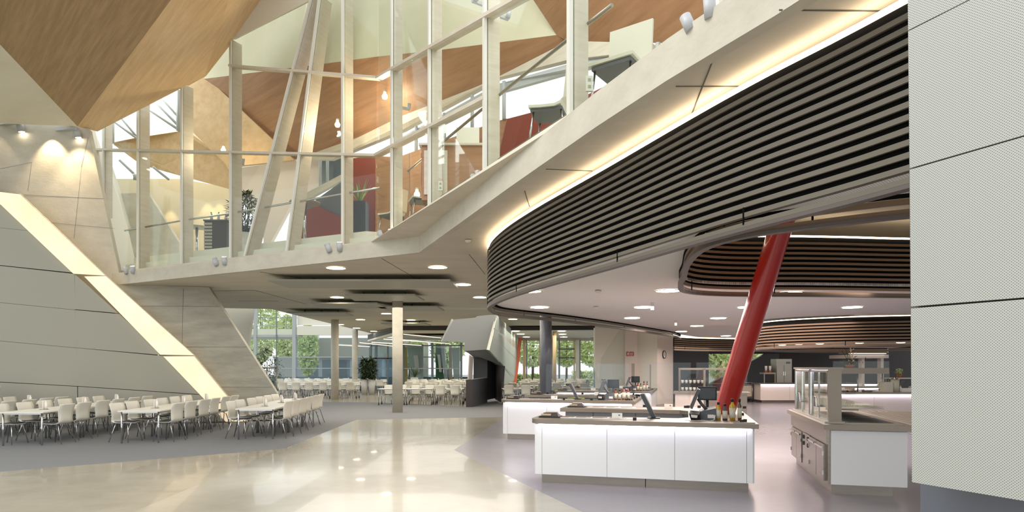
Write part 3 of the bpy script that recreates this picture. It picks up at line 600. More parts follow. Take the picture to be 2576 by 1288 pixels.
# things outside the glass
t = thing('pale_building', 'pale blue glass building standing beyond the far left facade', 'building', P(850, 960, 62))
wallbox(690, 898, 1000, 975, 62, 4, 'lower_storey', 'frame_light', t); wallbox(770, 850, 1010, 898, 61.5, 4, 'upper_storey', 'lacquer_grey', t)
for k in range(6): wallbox(770+k*40, 905, 800+k*40, 955, 61.9, .1, 'window', 'glass_blue', t)
t = thing('canopy_roof', 'white canopy edge with a roof railing outside the left glass', 'canopy', P(690, 850, 56))
wallbox(560, 828, 760, 848, 56, 5, 'roof_edge', 'plaster_white', t)
for px in (600, 660, 720): wallbox(px, 799, px+1.2, 828, 56, .05, 'railing_post', 'frame_blue', t)
wallbox(560, 799, 760, 800.5, 56, .05, 'handrail', 'frame_blue', t)
for px in (610, 740): wallbox(px, 848, px+5, 978, 58, .3, 'support_post', 'frame_light', t)
def tree(name, label, x, y, h, r, n, m, seed, base=.35, leaf=.35, z0=-.15, trunk=.14, grp=None, ms='bark'):
    rnd = random.Random(seed); t = thing(name, label, 'tree' if h > 3 else 'plant', (x, y, z0), 0, grp)
    MB().tube([(0, 0, 0), (.05, 0, h*.5), (0, .05, h*.75)], [trunk, trunk*.7, trunk*.35], 8).build('trunk', ms, t, local=True)
    mb = MB()
    for i in range(n):
        a, u, v = rnd.random()*2*pi, rnd.random(), rnd.random(); rr = r*(.55+.45*u**.5); zz = h*base+(h*(1-base))*v; k = sin(pi*min(1, max(0, (zz-h*base)/(h*(1-base)))))**.45
        c = Vector((cos(a)*rr*k*(.6+.4*rnd.random()), sin(a)*rr*k*(.6+.4*rnd.random()), zz))
        d = Vector((rnd.gauss(0, 1), rnd.gauss(0, 1), rnd.gauss(0, .6))).normalized(); e = d.cross(Vector((rnd.random(), rnd.random(), 1))).normalized(); s = leaf*(.6+.6*rnd.random())
        mb.add([c-d*s, c+e*s*.4, c+d*s, c-e*s*.4], [(0, 1, 2, 3)])
    mb.build('foliage', m, t, local=True, kind='stuff'); return t
for i, (px, Y, h, r, lab) in enumerate(((655, 70, 11, 2.3, 'leafy tree directly behind the leftmost glass bay'), (722, 76, 8, 1.5, 'leafy tree behind the second glass bay'), (775, 56, 5.5, .9, 'small tree seen left of the second concrete column'), (1340, 66, 9, 3.2, 'bright green street tree behind the first street window'), (1425, 74, 9, 2.7, 'bright green street tree behind the framed street window'), (1495, 66, 9, 2.9, 'bright green street tree behind the last street window'), (1030, 70, 8, 2.2, 'tree seen through the sage coloured glass room'), (1126, 64, 8, 2.1, 'tree seen behind the green leaning wall'), (1808, 47, 5, 1.3, 'tree seen through the dark wall opening by the kitchen'), (1905, 62, 6.5, 2.0, 'tree at the slanted end of the dark wall opening'))):
    tree('street_tree', lab, P(px, 900, Y).x, Y, h, r, 3000, 'leaf_bright', i, .22, .34)
def hedge(px0, px1, Y, z, lab):
    rnd = random.Random(int(px0)); mb = MB(); a, b = P(px0, 900, Y).x, P(px1, 900, Y).x
    for i in range(1500):
        c = Vector((rnd.uniform(a, b), Y+rnd.uniform(-.5, .5), rnd.uniform(-.1, z))); d = Vector((rnd.gauss(0, 1), rnd.gauss(0, 1), rnd.gauss(0, 1))).normalized(); e = d.cross(Vector((0, 0, 1))).normalized()
        mb.add([c-d*.25, c+e*.12, c+d*.25, c-e*.12], [(0, 1, 2, 3)])
    setkeys(mb.build('hedge', 'leaf_bright'), lab, 'hedge', kind='stuff')
hedge(1440, 1540, 64, 1.3, 'low green hedge beside the street outside the last window'); hedge(1290, 1380, 68, .9, 'low green hedge across the street outside the first window')
# railing by the fin
t = thing('railing', 'steel railing with vertical posts at the foot of the concrete fin', 'railing', P(694, 985, 28))
a, b = P(655, 925, 27.8), P(696, 925, 28.2)
MB().tube([a, b], .025, 6).build('handrail', 'steel', t)
for k in (.4, 1): p = a+(b-a)*k; MB().tube([(p.x, p.y, 0), p], .03, 6).build('post', 'steel', t)
for z in (.5, 1.0, 1.3): MB().tube([(a.x, a.y, z), (b.x, b.y, z)], .01, 6).build('rod', 'steel', t)
# ------------------------------------------------------------------ coloured glass rooms in the middle
facet('beam_hall', 'anthracite_dark', [(1010, 820, 38.4), (1130, 820, 38.4), (1130, 831, 38.4), (1010, 831, 38.4)], .3)
facet('beam_hall', 'plaster_white', [(1010, 831, 38.4), (1130, 831, 38.4), (1130, 838, 38.4), (1010, 838, 38.4)], .3)
facet('beam_hall', 'anthracite', [(925, 842, 46), (1010, 822, 38.5), (1010, 831, 38.5), (925, 855, 46)], .3)
facet('beam_hall', 'plaster_white', [(925, 855, 46), (1010, 831, 38.5), (1010, 837, 38.5), (925, 859, 46)], .3)
facet('beam_hall', 'anthracite_dark', [(1282, 822, 38.4), (1495, 821, 38.4), (1495, 829, 38.4), (1282, 831, 38.4)], .3)
struct(MB().box(-.9, 38.7, 3.95, 6.0, 51, 4.0), 'ceiling_hall', 'plaster_white')
struct(MB().box(-8.5, 46.5, 3.85, -1.6, 51, 4.0), 'ceiling_hall', 'plaster_white')
for i, (a, b) in enumerate((((1015, 841), (1110, 850)), ((965, 853), (1130, 864)), ((935, 861), (1060, 869)), ((905, 862), (1000, 872)), ((835, 867), (930, 872)))):
    p, q = P(*a, 42), P(*b, 46); t = thing('linear_light', 'slim white linear lamp, %s counted from the kiosk side, hanging before the glass rooms' % ('first', 'second', 'third', 'fourth', 'fifth')[i], 'ceiling light', p, 0, 'slim linear lamps'); MB().tube([p, q], .025, 4).build('diffuser', 'lamp_linear', t); MB().tube([p+Vector((0, 0, .04)), q+Vector((0, 0, .04))], .03, 4).build('housing', 'white_metal', t)
f3 = wallbox(905, 868, 1190, 871, 46.9, .1, 'window_3', 'frame_blue', **ST)
for px, w in ((931, 5), (945, 5), (1013, 5), (1087, 5), (1160, 5), (975, 3)): wallbox(px-w/2, 862, px+w/2, 979, 46.8, .3, 'mullion', 'frame_blue', f3)
for x0, x1 in ((934, 972), (977, 1011), (1016, 1084), (1090, 1157)): wallbox(x0, 871, x1, 979, 47, .03, 'pane', 'glass_blue', f3)
wallbox(934, 900, 1012, 903, 46.8, .2, 'transom', 'anthracite_dark', f3); wallbox(1016, 926, 1157, 928, 46.9, .05, 'marking_strip', 'frame_light', f3)
def lean(lab, m, pts, Y): o = MB().slab([P(px, py, Y) for px, py in pts], .3).build('leaning_wall', m); setkeys(o, lab, 'wall')
lean('sage green leaning wall with a cut out inside the first glass room', 'sage_paint', [(1024, 866), (1064, 866), (1064, 979), (1034, 979)], 48.5)
lean('mustard yellow leaning wall inside the first glass room', 'mustard_paint', [(1016, 872), (1023, 872), (1026, 979), (1016, 979)], 48.7)
lean('dark green leaning wall inside the second glass room', 'green_paint', [(1096, 866), (1108, 866), (1119, 979), (1096, 979)], 48.5)
lean('pale blue leaning wall beside the dark green one', 'frame_light', [(1109, 866), (1116, 866), (1128, 979), (1121, 979)], 48.4)
lean('grey green leaning wall at the right of the glass rooms', 'sage_paint', [(1136, 874), (1156, 874), (1156, 979), (1143, 979)], 48.5)
lean('pale upright panel leaning in front of the sage wall', 'plaster_rose', [(1040, 894), (1051, 894), (1055, 936), (1046, 936)], 48.2)
lean('narrow pale rose panel in front of the dark green wall', 'plaster_rose', [(1100, 892), (1106, 892), (1111, 936), (1105, 936)], 48.2)
lean('timber post wall between the green and grey leaning walls', 'wood_post', [(1129, 868), (1136, 868), (1138, 979), (1129, 979)], 48.8)
# ------------------------------------------------------------------ street windows
f4 = wallbox(1282, 848, 1500, 857, 49, .3, 'window_4', 'wood_pale', **ST)
for px, w, m in ((1319, 7, 'wood_post'), (1358.5, 3, 'wood_post'), (1407, 4, 'frame_blue'), (1445, 3, 'wood_post'), (1453, 9, 'plaster_white'), (1459, 3, 'frame_blue'), (1497, 5, 'frame_blue'), (1325, 3, 'frame_blue'), (1289, 8, 'plaster_white'), (1388, 4, 'frame_blue')): wallbox(px-w/2, 855, px+w/2, 979, 48.9, .3, 'mullion', m, f4)
for x0, x1 in ((1327, 1357), (1360, 1386), (1409, 1443), (1461, 1495)): wallbox(x0, 857, x1, 979, 49.1, .03, 'pane', 'glass', f4)
for y in (878, 900): wallbox(1405, y-1.5, 1446, y+1.5, 48.85, .2, 'transom', 'anthracite', f4)
# ------------------------------------------------------------------ white walls in the middle, clock and signs
struct(MB().prism([(3.86, 29.6), (6.62, 29.0), (6.62, 29.3), (3.9, 29.9)], 0, 4.2), 'wall_middle', 'plaster_white')
struct(MB().prism([(6.62, 29.0), (7.75, 30.6), (7.55, 30.75), (6.62, 29.3)], 0, 4.2), 'wall_middle', 'plaster_rose')
facet('wall_middle', 'plaster_white', [(1497, 825, 27), (1560, 825, 27.5), (1512, 900, 27.3), (1506, 960, 27.2), (1497, 925, 27)], .1)
struct(MB().prism([(5.15, 28.98), (5.7, 28.96), (5.7, 29.3), (5.15, 29.4)], 0, 4.2), 'wall_middle', 'plaster_rose')
p = onplane(1669.5, 892, (6.62, 29.0), (7.75, 30.6)); n = Vector((-1.6, 1.13, 0)).normalized()*-1; n = Vector((n.x, n.y, 0)); n = n if n.y < 0 else -n
t = thing('wall_clock', 'round grey rimmed wall clock on the rose white wall corner', 'clock', p)
q = n.to_track_quat('Z', 'Y'); 
def disc(r, d0, d1, m, nm, r2=None):
    mb = MB().lathe([(r, d0), (r, d1)] if r2 is None else [(r2, d0), (r, d0), (r, d1), (r2, d1)], (0, 0, 0), 24, r2 is None); mb.v = [q @ v+p for v in mb.v]; return mb.build(nm, m, t)
disc(.165, .0, .04, 'paper', 'dial'); disc(.19, 0, .06, 'anthracite', 'rim', .165)
u = q @ Vector((1, 0, 0)); w = q @ Vector((0, 1, 0))
up = Vector((0, 0, 1)); MB().tube([p+n*.05, p+n*.05+up*.12], .008, 4).build('minute_hand', 'black', t); MB().tube([p+n*.05, p+n*.05-up*.06+u*.03], .01, 4).build('hour_hand', 'black', t)
for i in range(12):
    a = i*pi/6; c = p+n*.045+(u*cos(a)+w*sin(a))*.14; MB().tube([c, c+(u*cos(a)+w*sin(a))*.015], .006, 4).build('hour_mark', 'black', t)
for i, px in enumerate((1576.5, 1584.5)):
    t = thing('safety_sign', ['narrow red fire safety sign with a white letter R, left of the pair', 'red wide fire safety sign with a white letter E, right of the pair'][i], 'sign', P(px, 896, 28.93))
    wpx = 5.5 if i == 0 else 9.5; wallbox(px, 885, px+wpx, 895.5, 28.93, .03, 'sign_plate', 'sign_red', t)
    c = bpy.data.curves.new('letter', 'FONT'); c.body = 'R' if i == 0 else 'E'; c.size = .19; c.extrude = .003
    tmp = bpy.data.objects.new('tmp', c); me = bpy.data.meshes.new_from_object(tmp); me.materials.append(MATS['paper']); o = bpy.data.objects.new('letter', me); COL.objects.link(o)
    o.parent = t; o.location = (.012, -.006, .03); o.rotation_euler = (pi/2, 0, 0)
    wallbox(px+wpx*.62, 886.5, px+wpx*.72, 894, 28.922, .006, 'pictogram', 'paper', t)
# ------------------------------------------------------------------ dark kitchen wall
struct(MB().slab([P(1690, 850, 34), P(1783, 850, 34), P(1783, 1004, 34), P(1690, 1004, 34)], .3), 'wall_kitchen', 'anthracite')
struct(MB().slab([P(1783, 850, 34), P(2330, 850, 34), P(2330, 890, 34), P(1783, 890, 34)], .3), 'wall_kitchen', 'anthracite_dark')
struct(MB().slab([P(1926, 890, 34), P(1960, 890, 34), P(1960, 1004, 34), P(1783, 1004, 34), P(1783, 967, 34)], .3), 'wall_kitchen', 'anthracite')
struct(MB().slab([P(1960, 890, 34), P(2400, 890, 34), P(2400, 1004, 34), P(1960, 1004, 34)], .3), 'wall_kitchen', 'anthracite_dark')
t = thing('white_pavilion', 'small white building seen through the opening in the dark kitchen wall', 'building', P(1830, 960, 50)); wallbox(1785, 912, 1905, 990, 50, 4, 'facade', 'plaster_white', t); wallbox(1818, 909, 1836, 918, 49.95, .1, 'window', 'frame_blue', t); wallbox(1780, 904, 1910, 912, 49.8, 4.5, 'roof_edge', 'white_metal', t)
# ------------------------------------------------------------------ chairs and tables of the dining hall
def make_chair(label, loc, rz, grp, legs=True):
    t = thing('dining_chair', label, 'chair', loc, rz, grp)
    prof = [(.22, .435), (.205, .452), (.1, .445), (-.05, .437), (-.14, .445), (-.19, .475), (-.212, .53), (-.21, .6), (-.213, .68), (-.232, .77), (-.262, .86), (-.272, .885)]
    hw = [.19, .215, .215, .21, .2, .192, .188, .19, .198, .206, .205, .185]
    hw = [w*1.07 for w in hw]
    def strip(prof, hw, th):
        vs = []; K = (-1, -.55, 0, .55, 1)
        for (x, z), w in zip(prof, hw):
            for k in K: vs.append(Vector((x-(.012*k*k if z < .5 else -.02*k*k), w*k, z+(.012*k*k if z < .5 else 0))))
        n, m = len(prof), 5; nrm = []
        for i in range(n):
            a, b = prof[max(i-1, 0)], prof[min(i+1, n-1)]; l = hypot(b[0]-a[0], b[1]-a[1]); nn = Vector((-(b[1]-a[1])/l, 0, (b[0]-a[0])/l))*th; nrm += [nn]*m
        N = n*m; v2 = [v+nn for v, nn in zip(vs, nrm)]; fs = []
        for i in range(n-1):
            for j in range(m-1): q = (i*m+j, i*m+j+1, (i+1)*m+j+1, (i+1)*m+j); fs += [q, tuple(N+x for x in q[::-1])]
        ring_ = [j for j in range(m)]+[i*m+m-1 for i in range(1, n)]+[(n-1)*m+j for j in range(m-2, -1, -1)]+[i*m for i in range(n-2, 0, -1)]
        for i in range(len(ring_)): a, b = ring_[i], ring_[(i+1) % len(ring_)]; fs.append((a, b, b+N, a+N))
        return MB().add(vs+v2, fs, True)
    strip(prof, hw, .01).build('seat_shell', 'chair_shell', t, local=True)
    strip([(x, z+.003) for x, z in prof[1:5]], [.185, .195, .19, .175], -.016).build('seat_pad', 'chair_pad', t, local=True)
    zs = 1.0
    F = [[(.12, .1, .425), (.17, .15, .4), (.235, .215, 0)], [(.12, -.1, .425), (.17, -.15, .4), (.235, -.215, 0)], [(-.1, .1, .425), (-.15, .15, .4), (-.27, .205, 0)], [(-.1, -.1, .425), (-.15, -.15, .4), (-.27, -.205, 0)]]
    if legs:
        for f in F: MB().tube(f, .011, 6).build('leg', 'chrome', t, local=True)
    else:
        mb = MB()
        for f in F: mb.tube(f, .013, 4)
        mb.build('leg_frame', 'chrome', t, local=True)
    return t
def make_table(label, loc, rz, L, Wd, grp, z=.73, foot=False):
    t = thing('dining_table', label, 'table', loc, rz, grp)
    MB().box(0, -Wd/2, z-.025, L, Wd/2, z).build('tabletop', 'table_top', t, local=True)
    MB().box(.06, -Wd/2+.05, z-.06, L-.06, -Wd/2+.075, z-.025).box(.06, Wd/2-.075, z-.06, L-.06, Wd/2-.05, z-.025).box(.05, -Wd/2+.05, z-.06, .08, Wd/2-.05, z-.025).box(L-.08, -Wd/2+.05, z-.06, L-.05, Wd/2-.05, z-.025).build('frame', 'chrome', t, local=True)
    for x in (.06, L-.06):
        for y in (-Wd/2+.06, Wd/2-.06):
            l = MB().tube([(x, y, z-.03), (x, y, .0)], .02, 8).build('leg', 'chrome', t, local=True)
            if foot: MB().tube([(x, y, .12), (x, y, 0)], .03, 8).build('foot', 'black', l, local=True)
    return t
rzT = atan2(1, -.11); D = Vector((cos(rzT), sin(rzT), 0)); NR = Vector((sin(rzT), -cos(rzT), 0))   # right hand side of the rows
CH = TB = CS = None
def cset(loc, lab):
    global CS
    if CS is None:
        CS = thing('condiment_set', lab, 'condiment set', loc, 0, 'condiment sets on the dining tables')
        MB().lathe([(.032, 0), (.032, .13), (.014, .17), (.014, .21)], (-.035, 0, .012), 10).build('bottle', 'acrylic', CS, local=True)
        MB().lathe([(.03, 0), (.03, .14), (.016, .16), (.016, .19)], (.035, .01, .012), 10).build('bottle', 'paper', CS, local=True)
        MB().box(-.08, -.045, 0, .08, .045, .012).build('tray', 'steel', CS, local=True); MB().box(-.002, -.06, .012, .002, .06, .22).build('menu_card', 'paper', CS, local=True)
        return CS
    return dup(CS, loc, 0, lab)
ROWS = [('row by the polished floor', Vector((-6.04, 14.95, 0)), 1.62, 3, 6, 6), ('second row from the polished floor', Vector((-8.33, 14.2, 0)), 1.62, 3, 6, 6), ('third row from the polished floor', Vector((-10.62, 13.75, 0)), 1.62, 3, 6, 6), ('row by the grey panelled wall', Vector((-12.75, 13.6, 0)), 1.5, 3, 6, 6)]
ORD = ['first', 'second', 'third', 'fourth', 'fifth', 'sixth', 'seventh']
for rl, o0, L, nt_, nc, nl in ROWS:
    for k in range(nt_):
        loc = o0+D*(k*L); lab = 'white table with chrome legs, %s from the front, %s' % (ORD[k], rl)
        if TB is None: TB = make_table(lab, loc, rzT, L-.01, .9, 'white tables of the front rows')
        else:
            tt = dup(TB, loc, rzT, lab, 'white tables of the front rows'); tt.scale.x = (L-.01)/1.61
        c = loc+D*L*.5+NR*(.0); cset((c.x, c.y, .73), 'bottles and menu card on the %s table of the %s' % (ORD[k], rl))
    for side, num in ((1, nc), (-1, nl)):
        for k in range(num):
            sp = (nt_*L-.2)/num; jit = random.uniform(-.04, .04)
            loc = o0+D*((k//2)*L+L*(.27 if k % 2 == 0 else .74)+jit*.5)+NR*side*(.46+random.uniform(-.02, .03)); rz = rzT-radians(13)+(pi/2 if side > 0 else -pi/2)+random.uniform(-.05, .05)
            lab = 'white chair, %s from the front, %s side of the %s' % (ORD[k], 'right' if side > 0 else 'left', rl)
            if CH is None: CH = make_chair(lab, loc, rz, 'white shell chairs of the front rows')
            else: dup(CH, loc, rz, lab, 'white shell chairs of the front rows')
# grey object at the far left edge: a lectern
t = thing('lectern', 'pale blue grey lectern cut off at the left edge by the panelled wall', 'lectern', (P(-14, 960, 17.2).x-.25, 17.25, 0))
MB().box(-.3, -.2, 0, .12, .2, 1.15).build('body', 'frame_blue', t, local=True); MB().box(-.35, -.25, 1.15, .17, .25, 1.19).build('top', 'white_metal', t, local=True)
# far tables
CF = TF = None
def far_chair(x, y, rz, lab):
    global CF
    if CF is None: CF = make_chair(lab, (x, y, 0), rz, 'white shell chairs of the far hall', False)
    else: dup(CF, (x, y, 0), rz, lab)
def far_table(x, y, L, lab, near=True, far=True, n=2):
    global TF
    if TF is None: TF = tt = make_table('pale table, '+lab, (x, y, 0), 0, 1.6, .75, 'pale tables of the far hall', .74, True)
    else: tt = dup(TF, (x, y, 0), 0, 'pale table, '+lab)
    tt.scale.x = L/1.6
    cset((x+L/2, y, .74), 'bottles and menu card on the table, '+lab)
    for k in range(n):
        cx = x+L*(k+.5)/n+random.uniform(-.05, .05)
        if near: far_chair(cx, y-.42, pi/2+random.uniform(-.08, .08), 'near %s chair at the table, %s' % (('left', 'right')[k], lab))
        if far: far_chair(cx, y+.5, -pi/2+random.uniform(-.08, .08), 'far %s chair at the table, %s' % (('left', 'right')[k], lab))
far_table(-6.05, 28.95, 1.25, 'immediately left of the nearest column', False, True); far_table(-4.78, 28.95, 1.2, 'immediately right of the nearest column', False, True)
far_table(-3.55, 29.35, 1.35, 'immediately left of the kiosk wall')
for r, (y, x0, n) in enumerate(((35.0, -12.75, 3), (38.6, -14.2, 3), (42.4, -15.6, 5), (46.4, -17, 5))):
    for k in range(n): far_table(x0+k*1.45, y, 1.42, '%s row, %s from the left, far left block' % (ORD[r], ORD[k]))
for r, (y, x0, n) in enumerate(((32.6, -5.2, 2), (36.2, -6.1, 3), (39.8, -6.6, 3), (43.4, -7.2, 4))):
    for k in range(n): far_table(x0+k*1.45, y, 1.42, '%s row, %s from the left, middle block' % (ORD[r], ORD[k]))
for r, (y, x0, n) in enumerate(((29.4, -.62, 1), (33.4, -.3, 3), (37.0, .2, 3), (41, .5, 3), (45, .8, 3))):
    for k in range(n):
        if r == 0: pass
        far_table(x0+k*1.5+(.15 if r == 0 else 0), y, 1.42, '%s row, %s from the left, right block' % (ORD[r], ORD[k]))
far_chair(P(868, 900, 36.5).x, 36.5, radians(100), 'single white chair standing between the second and third concrete columns')
t = thing('high_table', 'round high table before the last street window', 'table', (4.25, 36, 0)); MB().lathe([(.42, 1.0), (.42, 1.03)], (0, 0, 0), 20).build('tabletop', 'table_top', t, local=True); MB().tube([(0, 0, 0), (0, 0, 1)], .04, 8).build('post', 'chrome', t, local=True); MB().lathe([(.25, 0), (.25, .02)], (0, 0, 0), 16).build('base', 'chrome', t, local=True)
# ------------------------------------------------------------------ indoor plants
def potted(label, x, y, z, pot_h, pr0, pr1, potm, h, r, n, leaf, seed, m='leaf', base=.3, square=False):
    t = thing('potted_plant', label, 'plant', (x, y, z)); N = 4 if square else 20
    MB().lathe([(pr0, 0), (pr1, pot_h), (pr1-.02, pot_h), (pr1-.03, pot_h-.04), (0, pot_h-.04)], (0, 0, 0), N).build('planter', potm, t, local=True)
    rnd = random.Random(seed)
    for k in range(5):
        a = k*1.3; MB().tube([(.03*cos(a), .03*sin(a), pot_h-.05), (r*.3*cos(a), r*.3*sin(a), pot_h+h*.5), (r*.45*cos(a), r*.45*sin(a), pot_h+h*.8)], [.018, .012, .006], 6).build('stem', 'bark', t, local=True)
    mb = MB()
    for i in range(n):
        a = rnd.random()*2*pi; v = rnd.random(); zz = pot_h+h*(base+(1-base)*v); k = (1-abs(2*v-1)**2.5); rr = r*k*(.3+.7*rnd.random()**.5)
        c = Vector((cos(a)*rr, sin(a)*rr, zz)); d = Vector((cos(a)+rnd.gauss(0, .4), sin(a)+rnd.gauss(0, .4), rnd.gauss(-.2, .5))).normalized(); e = d.cross(Vector((0, 0, 1))).normalized(); s = leaf*(.7+.6*rnd.random())
        mb.add([c, c+d*s*.5+e*s*.16, c+d*s, c+d*s*.5-e*s*.16], [(0, 1, 2, 3)])
    mb.build('foliage', m, t, local=True, kind='stuff'); return t
p = P(668, 985, 33); potted('tall bushy dark ficus behind the railing of the concrete fin', P(670, 900, 30).x, 30, 0, .5, .22, .3, 'planter_white', 2.1, .75, 1500, .14, 1, base=.05)
for px, lab in ((917, 'bamboo palm in a tapered white planter, left of the pair'), (935, 'bamboo palm in a tapered white planter, right of the pair')):
    potted(lab, P(px, 900, 39.5).x, 39.5, 0, .95, .15, .24, 'planter_white', 1.3, .3, 800, .26, int(px), base=.0)
def agave(label, x, y, z, potm, ph, w, n, L, m='leaf'):
    t = thing('potted_agave', label, 'plant', (x, y, z)); MB().box(-w, -w, 0, w, w, ph).build('planter', potm, t, local=True)
    for k in range(n):
        a = 2*pi*k/n; b = .35+.5*((k*7) % 5)/5; d = Vector((cos(a)*sin(b), sin(a)*sin(b), cos(b))); e = Vector((-sin(a), cos(a), 0)); c = Vector((0, 0, ph-.02))
        MB().add([c+e*.03, c-e*.03, c+d*L*.6-e*.025, c+d*L, c+d*L*.6+e*.025, c+d*.1+Vector((0, 0, -.02))], [(0, 1, 2, 3, 4), (0, 5, 1), (0, 4, 5), (1, 5, 2)]).build('leaf', m, t, local=True)
agave('spiky agave plant standing between the far tables', P(1040, 900, 44).x, 44.6, 0, 'planter_white', 1.0, .25, 16, .9)
# ------------------------------------------------------------------ gallery furniture seen through the glass
FZ = 5.205
def at(px, Y): return P(px, 900, Y).x
struct(MB().prism([(-12.1, 20.35), (-3.75, 16.35), (-2.2, 16.9), (-4, 24.5), (-12, 25)], 4.551, 5.2), 'floor_gallery', 'plaster_white')
struct(MB().prism([(-3.0, 15.75), (2.0, 6.1), (6, 6.2), (6, 14), (-1.5, 16.6)], 4.551, 4.93), 'floor_gallery', 'plaster_white')
potted('bushy tree in a white conical planter behind the gallery glass', at(616, 19.6), 19.6, FZ, .6, .12, .38, 'planter_white', 1.3, .5, 1300, .16, 5, base=.0)
agave('agave with pale spikes in a tall black planter on the gallery', at(905, 17.1), 17.1, FZ, 'black', .92, .2, 9, .7, 'grass')
def hitable(px, Y, label, r=.4):
    t = thing('bar_table', label, 'table', (at(px, Y), Y, FZ)); MB().lathe([(r, 1.08), (r, 1.11)], (0, 0, 0), 28).build('tabletop', 'lacquer_grey', t, local=True); MB().tube([(0, 0, 0), (0, 0, 1.08)], .045, 10).build('post', 'chrome', t, local=True); MB().lathe([(.25, 0), (.25, .02), (0, .03)], (0, 0, 0), 20).build('base', 'chrome', t, local=True)
hitable(767, 17.8, 'round grey bar table before the red gallery wall', .42); hitable(495, 20.9, 'bar table left of the bottles counter', .36)
t = thing('bar_counter', 'dark ribbed counter with bottles behind the gallery glass', 'counter', (at(553, 20.4), 20.4, FZ))
MB().box(-.35, -.3, 0, .35, .3, 1.12).build('body', 'anthracite_dark', t, local=True); MB().box(-.38, -.33, 1.12, .38, .33, 1.16).build('top', 'anthracite', t, local=True)
for k in range(10): MB().box(-.36, -.32, .05+k*.105, -.1, -.3, .12+k*.105).build('slat', 'lacquer_grey', t, local=True)
BT = None
for i, dx in enumerate((-.3, -.22, -.1, .02, .14, .26)):
    x = at(553, 20.4)+dx; y = 20.4+(-.12 if i % 2 else .1); lab = 'small clear bottle, %s from the left on the dark gallery counter' % ORD[i]
    if BT is None:
        BT = thing('glass_bottle', lab, 'bottle', (x, y, FZ+1.16), 0, 'bottles on the gallery counter'); MB().lathe([(.035, 0), (.035, .14), (.014, .2), (.014, .25)], (0, 0, 0), 12).build('body', 'frame_light', BT, local=True); MB().lathe([(.017, .25), (.017, .28)], (0, 0, 0), 10).build('cap', 'black', BT, local=True)
    else: dup(BT, (x, y, FZ+1.16), 0, lab)
FZ2 = 4.935
def lounge(label, x, y, rz):
    t = thing('gallery_chair', label, 'chair', (x, y, FZ2), rz, 'cream chairs on the gallery')
    mb = MB(); prof = [(.24, .46), (.1, .45), (-.1, .45), (-.18, .48), (-.22, .56), (-.24, .75), (-.27, 1.08)]
    vs = [];
    for x_, z_ in prof:
        for yy in (-.25, .25): vs += [(x_, yy, z_), (x_-.03 if z_ > .5 else x_, yy, z_+(.035 if z_ <= .5 else 0))]
    fs = []
    for i in range(len(prof)-1): a, b = 4*i, 4*i+4; fs += [(a, a+2, b+2, b), (a+1, b+1, b+3, a+3), (a, b, b+1, a+1), (a+2, a+3, b+3, b+2)]
    fs += [(0, 1, 3, 2), tuple(4*(len(prof)-1)+k for k in (0, 2, 3, 1))]
    mb.add(vs, fs).build('seat_shell', 'chair_leather', t, local=True)
    MB().box(-.2, -.22, .41, .22, .22, .45).build('seat_frame', 'anthracite', t, local=True)
    for sx in (-1, 1):
        for sy in (-1, 1): MB().tube([(.18*sx, .2*sy, .42), (.24*sx, .22*sy, 0)], .013, 6).build('leg', 'chrome', t, local=True)
    return t
lounge('large cream chair nearest the sloping sill at the right of the gallery', 1.36, 8.0, radians(235)).scale = (1.2, 1.2, 1.12); lounge('cream chair with a chrome leg left of the large gallery chair', .56, 9.3, radians(165)).scale = (1.1, 1.1, 1.05)
lounge('cream chair behind the gallery glass corner', at(972, 15.3)+.1, 15.5, radians(150)); lounge('cream chair beside the socket box on the gallery', at(1058, 14.0), 14.1, radians(200))
t = thing('gallery_desk', 'timber reception desk with a cream screen on the gallery', 'desk', (at(1155, 12.6), 12.6, FZ2))
MB().box(-.7, -.3, 0, .5, .3, 1.05).build('body', 'wood_orange', t, local=True); MB().box(-.75, -.35, 1.05, .55, .35, 1.09).build('worktop', 'wood_pale', t, local=True)
MB().box(-.05, -.05, 1.09, .4, .0, 1.5).build('screen', 'plaster_white', t, local=True); MB().box(-.65, -.33, .1, -.2, -.3, .95).build('front_panel', 'wood_pale', t, local=True)
for px, py, lab in ((1093, 466, 'white double socket box on the gallery post below the desk'), (1461, 206, 'white double socket box beside the cream chair')):
    p = gr(px, py)+nR*.12; t = thing('socket_box', lab, 'socket', p); MB().box(-.04, -.02, -.09, .04, .02, .09).build('housing', 'white_metal', t, local=True)
    for z in (-.04, .04): MB().lathe([(.02, 0), (.02, .004)], (0, 0, 0), 12); MB().box(-.018, -.024, z-.018, .018, -.02, z+.018).build('outlet', 'lacquer_grey', t, local=True)
# ------------------------------------------------------------------ spotlights
SPT = None
def spotunit(p, label, s=1, grp='twin spotlights on the slab edge and roof', m='spot_grey', rz=0):
    global SPT
    if SPT is None:
        SPT = thing('twin_spotlight', label, 'spotlight', p, rz, grp)
        MB().box(-.22, -.04, -.04, .22, .04, .04).build('base', m, SPT, local=True)
        for sx, tilt in ((-1, -.35), (1, .1)):
            c = Vector((.16*sx, -.1, .06)); d = Vector((tilt, -.2, 1)).normalized()
            h = MB().tube([c-d*.09, c+d*.1], .062, 16).build('lamp_head', m, SPT, local=True); MB().tube([c+d*.1, c+d*.102], .05, 12).build('lens', 'lamp_disc', h, local=True)
            MB().tube([(.1*sx, -.04, 0), c-d*.05], .02, 6).build('arm', m, SPT, local=True)
        t = SPT
    else: t = dup(SPT, p, rz, label, grp)
    t.scale = (s, s, s); return t
def edgept(px, py):
    k = (px-1288)/1600
    for a, b in zip(EDGE[:-1], EDGE[1:]):
        dx, dy = b[0]-a[0], b[1]-a[1]; den = dx-k*dy; tt = (k*a[1]-a[0])/den
        if -.02 <= tt <= 1.02: Y = a[1]+tt*dy; return P(px, py, Y-.05), atan2(dy, dx)
